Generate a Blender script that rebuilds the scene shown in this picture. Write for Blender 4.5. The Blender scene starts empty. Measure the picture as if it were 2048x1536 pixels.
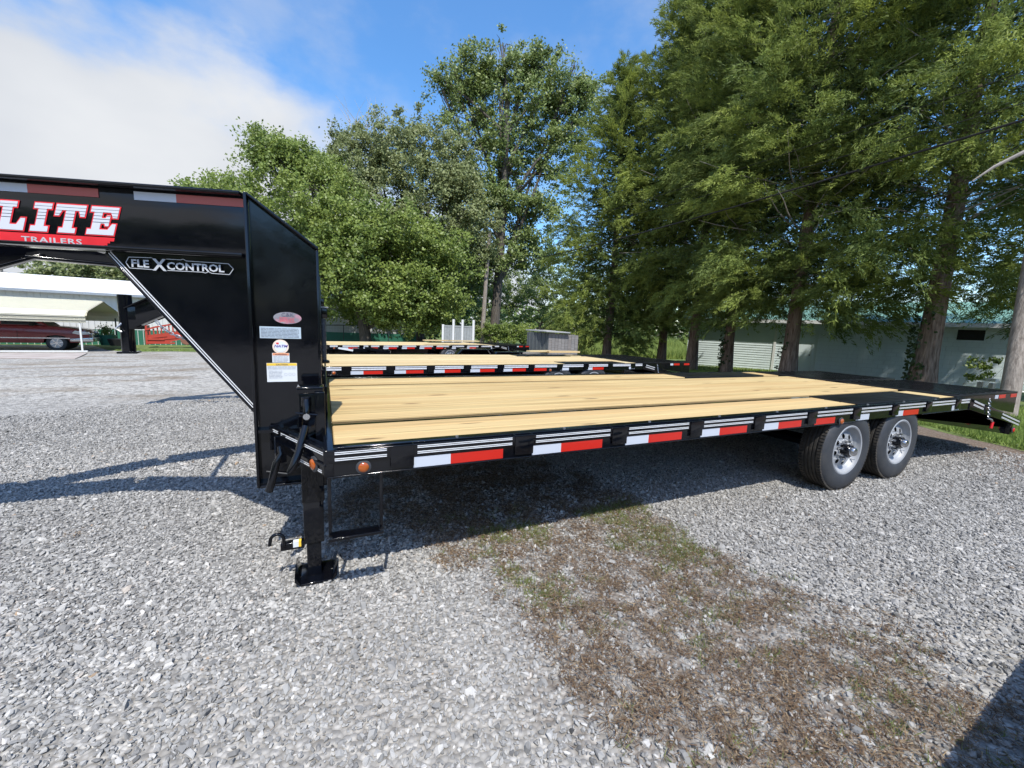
import bpy, bmesh, math, random
import numpy as np
from mathutils import Vector, Matrix
from mathutils.geometry import tessellate_polygon

S = bpy.context.scene
COL = S.collection
rng = np.random.default_rng(7)
random.seed(7)
PI = math.pi

# ------------------------------------------------------------------ camera
CAM = Vector((0.0018, -1.9334, 1.3534))
YAW, PITCH, ROLL = 0.43358, 0.13811, 0.03939
FPX = 817.15                                     # focal length for a 2048 px wide frame
fw = Vector((math.sin(YAW)*math.cos(PITCH), math.cos(YAW)*math.cos(PITCH), -math.sin(PITCH)))
r0 = Vector((math.cos(YAW), -math.sin(YAW), 0)); u0 = r0.cross(fw)
rt = math.cos(ROLL)*r0 + math.sin(ROLL)*u0
up = -math.sin(ROLL)*r0 + math.cos(ROLL)*u0
cd = bpy.data.cameras.new('camera'); cam = bpy.data.objects.new('camera', cd); COL.objects.link(cam)
cd.sensor_width = 36.0; cd.lens = FPX*36/2048; cd.clip_start = 0.05; cd.clip_end = 6000
M = Matrix((rt, up, -fw)).transposed().to_4x4(); M.translation = CAM
cam.matrix_world = M; S.camera = cam
S.render.resolution_x, S.render.resolution_y = 1024, 768

# ------------------------------------------------------------------ light
SUNV = Vector((-0.13, -0.62, 1.0)).normalized()   # towards the sun
sd = bpy.data.lights.new('sun', 'SUN'); sd.energy = 4.8; sd.angle = math.radians(0.55); sd.color = (1.0, 0.955, 0.88)
so = bpy.data.objects.new('sun', sd); COL.objects.link(so)
so.rotation_euler = SUNV.to_track_quat('Z', 'Y').to_euler(); so.location = (0, -20, 40)

w = bpy.data.worlds.new('World'); S.world = w; w.use_nodes = True
nt = w.node_tree; nt.nodes.clear()
def N(t, tree=None, **k):
    n = (tree or nt).nodes.new(t)
    for a, b in k.items(): setattr(n, a, b)
    return n
def build_world():
    L = nt.links.new
    out = N('ShaderNodeOutputWorld'); bg = N('ShaderNodeBackground'); bg.inputs[1].default_value = 0.092
    sky = N('ShaderNodeTexSky', sky_type='NISHITA', sun_disc=False)
    sky.sun_elevation = math.asin(SUNV.z); sky.sun_rotation = math.atan2(SUNV.x, SUNV.y)
    sky.air_density = 1.0; sky.dust_density = 0.6; sky.ozone_density = 2.5
    tc = N('ShaderNodeTexCoord')
    # tint the clear part a little deeper
    hs = N('ShaderNodeHueSaturation'); hs.inputs['Saturation'].default_value = 1.34; hs.inputs['Value'].default_value = 2.5
    L(sky.outputs[0], hs.inputs['Color'])
    # large cloud bank: lies towards the left and low, broken by noise
    def dot(v):
        n = N('ShaderNodeVectorMath', operation='DOT_PRODUCT'); n.inputs[1].default_value = v; L(tc.outputs['Generated'], n.inputs[0]); return n.outputs['Value']
    def ma(op, a, b, c=None):
        n = N('ShaderNodeMath', operation=op)
        for i, x in enumerate((a, b, c)):
            if x is None: continue
            if isinstance(x, (int, float)): n.inputs[i].default_value = x
            else: L(x, n.inputs[i])
        return n.outputs[0]
    mp = N('ShaderNodeMapping'); mp.inputs['Scale'].default_value = (1.0, 1.0, 1.7); L(tc.outputs['Generated'], mp.inputs[0])
    n1 = N('ShaderNodeTexNoise'); n1.inputs['Scale'].default_value = 2.1; n1.inputs['Detail'].default_value = 5; n1.inputs['Roughness'].default_value = 0.5
    n2 = N('ShaderNodeTexNoise'); n2.inputs['Scale'].default_value = 5.0; n2.inputs['Detail'].default_value = 6; n2.inputs['Roughness'].default_value = 0.55
    L(mp.outputs[0], n1.inputs['Vector']); L(mp.outputs[0], n2.inputs['Vector'])
    left = dot((-rt.x*0.55 , -rt.y*0.55, -1.15))       # grows to the left and down
    a = ma('ADD', ma('MULTIPLY', left, 1.75), ma('MULTIPLY', n1.outputs['Fac'], 0.7))
    a = ma('ADD', a, ma('MULTIPLY', n2.outputs['Fac'], 0.7)); a = ma('SUBTRACT', a, 0.215)
    mr = N('ShaderNodeMapRange', interpolation_type='SMOOTHERSTEP'); mr.inputs['From Min'].default_value = -0.08; mr.inputs['From Max'].default_value = 0.42
    L(a, mr.inputs['Value'])
    thin = N('ShaderNodeMapRange', interpolation_type='SMOOTHSTEP'); thin.inputs['From Min'].default_value = 0.45; thin.inputs['From Max'].default_value = 0.8
    thin.inputs['To Min'].default_value = 0.10; thin.inputs['To Max'].default_value = 0.42
    L(n2.outputs['Fac'], thin.inputs['Value'])
    mask = ma('MAXIMUM', mr.outputs[0], thin.outputs[0])
    cr = N('ShaderNodeValToRGB'); e = cr.color_ramp.elements
    e[0].position = 0.3; e[0].color = (5.4, 5.8, 6.5, 1); e[1].position = 0.68; e[1].color = (7.4, 7.6, 7.9, 1)
    L(n1.outputs['Fac'], cr.inputs[0])
    mx = N('ShaderNodeMix', data_type='RGBA'); L(mask, mx.inputs[0]); L(hs.outputs[0], mx.inputs[6]); L(cr.outputs[0], mx.inputs[7])
    L(mx.outputs[2], bg.inputs[0]); L(bg.outputs[0], out.inputs[0])
build_world()
S.view_settings.view_transform = 'Standard'; S.view_settings.look = 'None'
S.view_settings.exposure = 0.3; S.view_settings.gamma = 1.0
S.render.engine = 'CYCLES'
S.cycles.max_bounces = 6; S.cycles.transparent_max_bounces = 4; S.cycles.diffuse_bounces = 3; S.cycles.glossy_bounces = 3; S.cycles.transmission_bounces = 3

# ------------------------------------------------------------------ helpers: pixels of the survey -> places
def ray(px, py): return fw + (px-1024)/FPX*rt - (py-768)/FPX*up
def W(px, py, depth): return CAM + ray(px, py)*depth
def sst(a, b, x):
    t = min(1, max(0, (x-a)/(b-a))); return t*t*(3-2*t)
_R = [0, 6.5, 9, 15, 22, 28, 34, 60, 300, 3000]; _Z = [0, 0, -.07, -.2, -.5, -.74, -.95, -1.1, -1.3, -3]
def gz(x, y):
    dx, dy = x-CAM.x, y-CAM.y
    r = np.sqrt(dx*dx+dy*dy); z = np.interp(r, _R, _Z)
    ang = np.degrees(np.arctan2(dx, dy))          # 0 = straight away, 90 = along the trailer
    k = np.clip((ang-20)/40, 0, 1)
    return z*(1-0.32*k)
def G(px, py):
    d = ray(px, py); z = 0.0
    for _ in range(30):
        t = (z-CAM.z)/d.z; p = CAM+d*t; z = float(gz(p.x, p.y))
    p = CAM+d*((z-CAM.z)/d.z); return Vector((p.x, p.y, z))
def ground(x, y): return float(gz(x, y))

def hash2(i, j, s=0): 
    v = np.sin(i*127.1+j*311.7+s*74.7)*43758.5453; return v-np.floor(v)
def vnoise(x, y, s=0):
    xi, yi = np.floor(x), np.floor(y); fx, fy = x-xi, y-yi; fx = fx*fx*(3-2*fx); fy = fy*fy*(3-2*fy)
    a = hash2(xi, yi, s)*(1-fx)+hash2(xi+1, yi, s)*fx; b = hash2(xi, yi+1, s)*(1-fx)+hash2(xi+1, yi+1, s)*fx
    return a*(1-fy)+b*fy
def fbm(x, y, s=0): return (vnoise(x, y, s)*.5+vnoise(x*2.1, y*2.1, s+1)*.3+vnoise(x*4.3, y*4.3, s+2)*.2)

# ------------------------------------------------------------------ helpers: materials
MATS = {}
class NT:
    def __init__(s, name):
        m = bpy.data.materials.new(name); m.use_nodes = True; s.m = m; s.t = m.node_tree
        s.b = s.t.nodes['Principled BSDF']; MATS[name] = m
    def n(s, t, **k):
        n = s.t.nodes.new(t)
        for a, b in k.items(): setattr(n, a, b)
        return n
    def l(s, a, b): s.t.links.new(a, b)
    def noise(s, scale, detail=4, rough=.55, vec=None, dim='3D'):
        n = s.n('ShaderNodeTexNoise'); n.inputs['Scale'].default_value = scale; n.inputs['Detail'].default_value = detail; n.inputs['Roughness'].default_value = rough
        if vec: s.l(vec, n.inputs['Vector'])
        return n.outputs['Fac']
    def coord(s, which='Object', scale=None, rot=None, loc=None):
        tc = s.n('ShaderNodeTexCoord'); o = tc.outputs[which]
        if scale or rot or loc:
            mp = s.n('ShaderNodeMapping'); s.l(o, mp.inputs[0])
            if loc: mp.inputs['Location'].default_value = loc
            if rot: mp.inputs['Rotation'].default_value = rot
            if scale: mp.inputs['Scale'].default_value = scale
            o = mp.outputs[0]
        return o
    def pos(s, scale=None):
        g = s.n('ShaderNodeNewGeometry'); o = g.outputs['Position']
        if scale:
            mp = s.n('ShaderNodeMapping'); s.l(o, mp.inputs[0]); mp.inputs['Scale'].default_value = scale; o = mp.outputs[0]
        return o
    def ramp(s, fac, stops):
        r = s.n('ShaderNodeValToRGB'); el = r.color_ramp.elements
        while len(el) < len(stops): el.new(0.5)
        for e, (p, c) in zip(el, stops): e.position = p; e.color = (*c, 1) if len(c) == 3 else c
        s.l(fac, r.inputs[0]); return r.outputs[0]
    def mix(s, f, a, b):
        m = s.n('ShaderNodeMix', data_type='RGBA')
        for sock, v in ((m.inputs[0], f), (m.inputs[6], a), (m.inputs[7], b)):
            if isinstance(v, (int, float)): sock.default_value = v
            elif isinstance(v, tuple): sock.default_value = (*v, 1)
            else: s.l(v, sock)
        return m.outputs[2]
    def math(s, op, a, b=0.0, clamp=False):
        m = s.n('ShaderNodeMath', operation=op, use_clamp=clamp)
        for i, v in enumerate((a, b)):
            if isinstance(v, (int, float)): m.inputs[i].default_value = v
            else: s.l(v, m.inputs[i])
        return m.outputs[0]
    def mr(s, v, a, b, c=0, d=1):
        m = s.n('ShaderNodeMapRange', clamp=True); s.l(v, m.inputs['Value'])
        for k, x in zip(('From Min', 'From Max', 'To Min', 'To Max'), (a, b, c, d)): m.inputs[k].default_value = x
        return m.outputs[0]
    def bump(s, h, strength=.3, dist=.01):
        b = s.n('ShaderNodeBump'); b.inputs['Strength'].default_value = strength; b.inputs['Distance'].default_value = dist
        s.l(h, b.inputs['Height']); s.l(b.outputs[0], s.b.inputs['Normal'])
    def color(s, c):
        if isinstance(c, tuple): s.b.inputs['Base Color'].default_value = (*c, 1)
        else: s.l(c, s.b.inputs['Base Color'])
    def rough(s, r):
        if isinstance(r, (int, float)): s.b.inputs['Roughness'].default_value = r
        else: s.l(r, s.b.inputs['Roughness'])

def simple(name, c, rough=.6, metal=0, var=.15, scale=6, bump=0, bscale=40, coat=0):
    t = NT(name); o = t.pos()
    n = t.noise(scale, 5, .6, o)
    t.color(t.mix(t.mr(n, .3, .7), tuple(x*(1-var) for x in c), tuple(min(1, x*(1+var)) for x in c)))
    t.rough(t.mr(t.noise(scale*3, 3, .5, o), .3, .7, max(.02, rough-.06), rough+.06)); t.b.inputs['Metallic'].default_value = metal
    if coat: t.b.inputs['Coat Weight'].default_value = coat; t.b.inputs['Coat Roughness'].default_value = .05
    if bump: t.bump(t.noise(bscale, 4, .6, o), bump, .01)
    return t.m
def emission(name, c, s):
    t = NT(name); t.color(c); t.b.inputs['Emission Color'].default_value = (*c, 1); t.b.inputs['Emission Strength'].default_value = s; return t.m

def mk_paint():
    t = NT('black_paint'); o = t.pos()
    d = t.noise(2.2, 6, .65, o); dust = t.mr(d, .5, .8)
    t.color(t.mix(t.math('MULTIPLY', dust, .6), (.0025, .003, .005), (.009, .010, .012)))
    t.rough(t.mr(t.noise(9, 5, .6, o), .3, .75, .05, .15))
    t.b.inputs['Specular IOR Level'].default_value = .5
    h = t.math('ADD', t.noise(26, 3, .5, o), t.math('MULTIPLY', t.noise(3.2, 3, .5, o), 5.0)); t.bump(h, .05, .003)
    return t.m
PAINT = mk_paint()
def mk_deckplate():
    t = NT('diamond_plate'); o = t.pos((1, 1, 1))
    # raised bars, alternating direction
    v = t.n('ShaderNodeTexVoronoi', feature='F1', distance='MANHATTAN'); v.inputs['Scale'].default_value = 26; v.inputs['Randomness'].default_value = 0.0
    t.l(o, v.inputs['Vector'])
    h = t.mr(v.outputs['Distance'], .15, .32, 1, 0)
    t.color((.006, .006, .007)); t.rough(t.mr(t.noise(5, 4, .6, o), .3, .7, .28, .5)); t.bump(h, .5, .004)
    return t.m
PLATE = mk_deckplate()
def mk_wood(name, a, b, knot, sc=1.0, gray=0.0):
    t = NT(name); oi = t.n('ShaderNodeObjectInfo'); tc = t.n('ShaderNodeTexCoord')
    add = t.n('ShaderNodeVectorMath', operation='ADD'); cmb = t.n('ShaderNodeCombineXYZ')
    t.l(t.math('MULTIPLY', oi.outputs['Random'], 37.0), cmb.inputs[0]); t.l(t.math('MULTIPLY', oi.outputs['Random'], 91.0), cmb.inputs[1]); t.l(t.math('MULTIPLY', oi.outputs['Random'], 13.0), cmb.inputs[2])
    t.l(tc.outputs['Object'], add.inputs[0]); t.l(cmb.outputs[0], add.inputs[1])
    def mp(s):
        m = t.n('ShaderNodeMapping'); m.inputs['Scale'].default_value = s; t.l(add.outputs[0], m.inputs[0]); return m.outputs[0]
    gr = t.noise(1, 6, .66, mp((1.0*sc, 30*sc, 30)))            # grain lines along x
    broad = t.noise(1, 3, .5, mp((.55*sc, 7*sc, 5)))
    c = t.mix(t.mr(gr, .34, .68), b, a)
    c = t.mix(t.mr(broad, .42, .7, 0, .55), c, (b[0]*.82, b[1]*.62, b[2]*.5))
    c = t.mix(t.math('MULTIPLY', oi.outputs['Random'], .95), c, (a[0]*.83, a[1]*.72, a[2]*.66)); c = t.mix(t.mr(t.math('FRACT', t.math('MULTIPLY', oi.outputs['Random'], 7.3)), .4, 1, 0, .4), c, (a[0]*1.08, a[1]*1.12, a[2]*1.15))
    drk = t.noise(1, 4, .6, mp((.9*sc, 60*sc, 30))); c = t.mix(t.mr(drk, .52, .68, 0, .5), c, tuple(x*.55 for x in b))
    v = t.n('ShaderNodeTexVoronoi', feature='F1'); v.inputs['Scale'].default_value = 1; t.l(mp((1.5*sc, 7*sc, 2)), v.inputs['Vector'])
    kn = t.mr(v.outputs['Distance'], .075, .15, 1, 0)
    c = t.mix(t.math('MULTIPLY', kn, .85), c, knot)
    if gray: c = t.mix(gray, c, t.mix(t.mr(gr, .3, .7), (.13, .135, .14), (.36, .36, .36)))
    t.color(c); t.rough(.72); t.b.inputs['Specular IOR Level'].default_value = .25
    t.bump(gr, .25, .003)
    return t.m
PINE = mk_wood('pine_boards', (.60, .47, .235), (.40, .29, .13), (.10, .05, .025))
PALEPINE = mk_wood('pale_pine_boards', (.62, .53, .31), (.52, .42, .23), (.25, .17, .09))
OLDWOOD = mk_wood('weathered_wood', (.27, .26, .25), (.11, .108, .105), (.06, .05, .05), gray=.55)
def tape(name, c):
    t = NT(name); o = t.pos(); ch = t.n('ShaderNodeTexChecker'); ch.inputs['Scale'].default_value = 260; t.l(o, ch.inputs['Vector'])
    t.color(t.mix(t.math('MULTIPLY', ch.outputs['Fac'], .12), c, tuple(x*.75 for x in c))); t.rough(.28); t.b.inputs['Coat Weight'].default_value = .4
    return t.m
def dusty(name, a, dust, r):
    t = NT(name); o = t.pos(); n = t.noise(7, 6, .7, o); t.color(t.mix(t.mr(n, .42, .72, 0, .75), a, dust)); t.rough(r); t.bump(t.noise(70, 4, .6, o), .25, .004); return t.m
T_WHITE = tape('reflective_white', (.52, .56, .63)); T_RED = tape('reflective_red', (.52, .018, .010))
STRIPE = simple('white_pinstripe', (.66, .68, .70), .35, 0, .05)
SILVERTAPE = simple('silver_tape', (.62, .64, .68), .3, .0, .15, 30)
AMBER = simple('amber_lens', (.36, .075, .004), .15, 0, .1, coat=1); REDL = simple('red_lens', (.55, .012, .01), .15, 0, .1, coat=1)
RUBBER = dusty('rubber', (.030, .034, .041), (.058, .058, .058), .6)
RUBBERT = dusty('rubber_tread', (.022, .021, .020), (.095, .080, .060), .85)
RIM = simple('silver_wheel_paint', (.30, .315, .335), .45, .12, .12)
CHROME = simple('chrome', (.55, .56, .58), .22, 1, .1); STEEL = simple('galvanised_steel', (.40, .41, .43), .4, .8, .2, 20)
DARK = simple('dark_void', (.006, .006, .006), .8)
LABEL = simple('paper_label', (.64, .67, .69), .5, 0, .03); LABELBLUE = simple('pale_blue_label', (.42, .51, .58), .4, 0, .05)
INK = simple('label_ink', (.08, .08, .11), .6); YEL = simple('yellow_print', (.80, .52, .05), .5); ORG = simple('orange_print', (.72, .27, .12), .5); REDINK = simple('red_print', (.66, .02, .03), .4)
def mk_letter():
    t = NT('striped_lettering'); g = t.n('ShaderNodeNewGeometry'); sx = t.n('ShaderNodeSeparateXYZ'); t.l(g.outputs['Position'], sx.inputs[0])
    z = t.math('SUBTRACT', sx.outputs[2], 1.715)
    fr = t.math('FRACT', t.math('DIVIDE', z, .0150)); thr = t.mr(z, .055, .135, .22, .12)
    line = t.math('MULTIPLY', t.math('LESS_THAN', fr, thr), t.math('GREATER_THAN', z, .058))
    t.color(t.mix(line, (.56, .58, .64), (.03, .03, .04))); t.rough(.35); return t.m
LETTER = mk_letter()
LETW = simple('silver_lettering', (.50, .52, .55), .3, .1, .08)
def mk_oval():
    t = NT('pink_silver_decal'); o = t.pos(); t.color(t.ramp(t.noise(14, 5, .6, o), [(.35, (.42, .42, .45)), (.5, (.32, .30, .34)), (.6, (.62, .32, .38)), (.7, (.5, .5, .52))])); t.rough(.25); t.b.inputs['Metallic'].default_value = .4; return t.m
OVAL = mk_oval()

def mk_ground():
    t = NT('gravel_ground'); P = t.pos(); L = t.l
    sx = t.n('ShaderNodeSeparateXYZ'); L(P, sx.inputs[0])
    v = t.n('ShaderNodeTexVoronoi', feature='F1'); v.inputs['Scale'].default_value = 44; L(P, v.inputs['Vector'])
    bw = t.n('ShaderNodeSeparateColor'); L(v.outputs['Color'], bw.inputs[0])
    stone = t.ramp(bw.outputs[0], [(0, (.14, .138, .132)), (.3, (.265, .262, .252)), (.62, (.36, .354, .34)), (1, (.54, .53, .50))])
    gap = t.mr(v.outputs['Distance'], .42, .72)
    c = t.mix(t.math('MULTIPLY', gap, .75), stone, (.06, .058, .055))
    big = t.noise(.35, 5, .6, P)
    lane = t.noise(1, 4, .55, t.pos((.05, .42, 1))); c = t.mix(t.mr(big, .35, .7, 0, .28), c, (.36, .34, .31)); c = t.mix(t.mr(lane, .46, .62, 0, .38), c, (.42, .40, .36)); c = t.mix(t.mr(lane, .48, .36, 0, .25), c, (.20, .19, .18))
    v2 = t.n('ShaderNodeTexVoronoi', feature='F1'); v2.inputs['Scale'].default_value = 17; L(P, v2.inputs['Vector']); bw2 = t.n('ShaderNodeSeparateColor'); L(v2.outputs['Color'], bw2.inputs[0]); vfar = bw2.outputs[1]
    farl = t.mr(sx.outputs[1], 4.0, 8.0); c = t.mix(t.math('MULTIPLY', farl, .6), c, t.mix(vfar, (.16, .155, .142), (.60, .58, .535)))
    # weathered brown stains
    st = t.noise(.8, 6, .65, t.pos((.55, 1, 1)))
    far = t.mr(sx.outputs[1], 4.5, 9, .0, 1)
    c = t.mix(t.math('MULTIPLY', t.mr(st, .50, .64), t.math('ADD', .18, t.math('MULTIPLY', far, .5))), c, (.17, .13, .085))
    # the weedy strip that runs out from under the trailer
    
    mp = t.n('ShaderNodeMapping', vector_type='TEXTURE'); mp.inputs['Location'].default_value = (1.47, -.25, 0); mp.inputs['Scale'].default_value = (.80, 2.4, 1)
    L(P, mp.inputs[0]); ln = t.n('ShaderNodeVectorMath', operation='LENGTH'); L(mp.outputs[0], ln.inputs[0])
    e = t.math('ADD', ln.outputs['Value'], t.math('MULTIPLY', t.math('SUBTRACT', t.noise(2.4, 6, .7, P), .5), 1.1))
    m = t.mr(e, .75, 1.15, 1, 0); m2 = t.math('MULTIPLY', m, t.mr(t.noise(9, 5, .7, P), .38, .6))
    c = t.mix(t.math('MULTIPLY', m2, .8), c, (.10, .066, .040))
    # brown needles and dirt under the tree edge on the right
    e2 = t.mr(t.math('ADD', sx.outputs[0], t.math('MULTIPLY', t.noise(.9, 6, .7, t.pos((.5, 1.6, 1))), 3.4)), 7.6, 9.4)
    c = t.mix(t.math('MULTIPLY', e2, .75), c, (.13, .085, .055))
    t.color(c); t.rough(.92); t.b.inputs['Specular IOR Level'].default_value = .2
    t.bump(v.outputs['Distance'], 1.0, -.012)
    return t.m
GROUND = mk_ground()
def mk_stone():
    t = NT('crushed_stone'); a = t.n('ShaderNodeAttribute', attribute_type='INSTANCER', attribute_name='tone')
    c = t.ramp(a.outputs['Fac'], [(0, (.085, .082, .077)), (.15, (.185, .180, .170)), (.45, (.285, .278, .262)), (.75, (.385, .374, .350)), (.95, (.54, .52, .485)), (1, (.36, .26, .17))])
    n = t.noise(60, 4, .6, t.pos()); c = t.mix(t.mr(n, .35, .7, 0, .35), c, (.25, .25, .25))
    t.color(c); t.rough(.85); t.b.inputs['Specular IOR Level'].default_value = .25
    return t.m
STONE = mk_stone()
def leafmat(name, dark, light, yel, trans=.35, rough=.5, spec=.3):
    t = NT(name); g = t.n('ShaderNodeNewGeometry'); at = t.n('ShaderNodeAttribute', attribute_name='tint')
    c = t.mix(g.outputs['Random Per Island'], dark, light)
    c = t.mix(t.math('MULTIPLY', at.outputs['Fac'], .8), c, yel)
    n = t.noise(.55, 3, .5, g.outputs['Position']); c = t.mix(t.mr(n, .4, .7, 0, .4), c, dark)
    t.color(c); t.rough(rough); t.b.inputs['Specular IOR Level'].default_value = spec
    tr = t.n('ShaderNodeBsdfTranslucent'); t.l(c, tr.inputs[0]); ms = t.n('ShaderNodeMixShader'); ms.inputs[0].default_value = trans
    out = t.t.nodes['Material Output']; t.l(t.b.outputs[0], ms.inputs[1]); t.l(tr.outputs[0], ms.inputs[2]); t.l(ms.outputs[0], out.inputs[0])
    return t.m
CEDARL = leafmat('cedar_foliage', (.066, .098, .036), (.18, .255, .066), (.41, .48, .10), .40, .6, .25)
MAPLEL = leafmat('broad_leaves', (.075, .125, .026), (.20, .28, .058), (.36, .43, .10), .38, .45, .4)
OLIVEL = leafmat('olive_leaves', (.105, .135, .050), (.24, .28, .11), (.36, .40, .17), .34, .5, .4)
TALLL = leafmat('tall_tree_leaves', (.075, .118, .034), (.20, .27, .072), (.35, .42, .13), .34, .45, .45)
DARKL = leafmat('ivy_leaves', (.022, .045, .015), (.06, .10, .03), (.10, .14, .04), .2, .4, .4)
GRASSL = leafmat('grass_blades', (.12, .19, .04), (.26, .36, .08), (.42, .48, .15), .35, .6, .2)
WEEDL = leafmat('weed_blades', (.10, .14, .035), (.20, .25, .07), (.32, .33, .13), .3, .7, .2)
LITTER = leafmat('dead_litter', (.065, .040, .025), (.19, .122, .075), (.45, .35, .22), .1, .9, .1)
def mk_lawn():
    t = NT('lawn_soil'); P = t.pos(); t.color(t.ramp(t.noise(3.5, 6, .65, P), [(.3, (.06, .09, .025)), (.55, (.13, .18, .045)), (.75, (.20, .23, .08))])); t.rough(.95); t.bump(t.noise(40, 5, .7, P), .6, .05); return t.m
LAWN = mk_lawn()
def mk_bark(name, a, b, hz=1.0):
    t = NT(name); P = t.coord('Object', (22, 22, 2.4*hz)); n = t.noise(1, 6, .65, P); n2 = t.noise(1.5, 4, .6, t.pos())
    c = t.mix(t.mr(n, .35, .68), a, b); c = t.mix(t.mr(n2, .45, .7, 0, .5), c, tuple(x*.6 for x in b))
    t.color(c); t.rough(.9); t.bump(n, .9, .03); return t.m
CEDARB = mk_bark('cedar_bark', (.085, .05, .034), (.34, .255, .20)); BARK = mk_bark('tree_bark', (.035, .03, .024), (.14, .12, .10))
POLEW = mk_bark('pole_wood', (.15, .125, .105), (.36, .32, .28), .5); DEADB = simple('dead_branch', (.36, .33, .30), .85, 0, .2, 9)
def mk_siding(name, c, dirt=.3):
    t = NT(name); P = t.pos((1, 1, .35)); n = t.noise(1.2, 6, .65, P)
    t.color(t.mix(t.mr(n, .45, .75, 0, dirt), c, tuple(x*.62 for x in c))); t.rough(.6); t.bump(t.noise(30, 3, .5, t.pos()), .1, .005); return t.m
WHITE = mk_siding('white_metal_siding', (.62, .63, .62)); CREAM = mk_siding('cream_metal', (.62, .60, .49), .25); GREENM = mk_siding('green_metal', (.025, .15, .095))
ROOFW = mk_siding('white_roof', (.72, .72, .72), .15); PALEBLUE = mk_siding('pale_painted_wall', (.56, .64, .645), .3); GREENROOF = mk_siding('green_roof', (.15, .29, .23)); BLOCKM = mk_siding('painted_block', (.55, .63, .635), .35)
MORTAR = mk_siding('painted_joint', (.42, .48, .48), .3)
GREYW = mk_siding('grey_metal_siding', (.42, .44, .43)); ZINC = mk_siding('rusty_zinc', (.42, .43, .44), .6)
PVC = simple('white_vinyl', (.66, .67, .66), .4, 0, .04); WAGON = mk_siding('red_wagon_paint', (.42, .045, .025), .5)
CARRED = NT('maroon_car_paint'); CARRED.color((.16, .006, .012)); CARRED.rough(.22); CARRED.b.inputs['Coat Weight'].default_value = .3; CARRED = CARRED.m
GLASS = NT('dark_glass'); GLASS.color((.02, .025, .03)); GLASS.rough(.05); GLASS = GLASS.m
LAMPG = NT('headlamp_lens'); LAMPG.color((.6, .62, .64)); LAMPG.rough(.1); LAMPG.b.inputs['Coat Weight'].default_value = 1; LAMPG = LAMPG.m
def mk_drive():
    t = NT('driveway_surface'); P = t.pos(); t.color(t.ramp(t.noise(1.4, 6, .6, P), [(.3, (.30, .24, .21)), (.6, (.42, .38, .35)), (.8, (.5, .47, .43))])); t.rough(.9); return t.m
DRIVE = mk_drive()

# ------------------------------------------------------------------ helpers: meshes
def link(name, me, mat=None, parent=None, loc=None, rot=None):
    o = bpy.data.objects.new(name, me); COL.objects.link(o)
    if mat is not None and me is not None and not me.materials: me.materials.append(mat)
    if parent is not None: o.parent = parent
    if loc is not None: o.location = loc
    if rot is not None: o.rotation_euler = rot
    return o
def tag(o, label=None, cat=None, group=None, kind=None):
    if label: o['label'] = label
    if cat: o['category'] = cat
    if group: o['group'] = group
    if kind: o['kind'] = kind
    return o
def thing(name, label, cat, loc=(0, 0, 0), rz=0, group=None):
    o = link(name, None, None, None, loc, (0, 0, rz)); return tag(o, label, cat, group)

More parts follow.
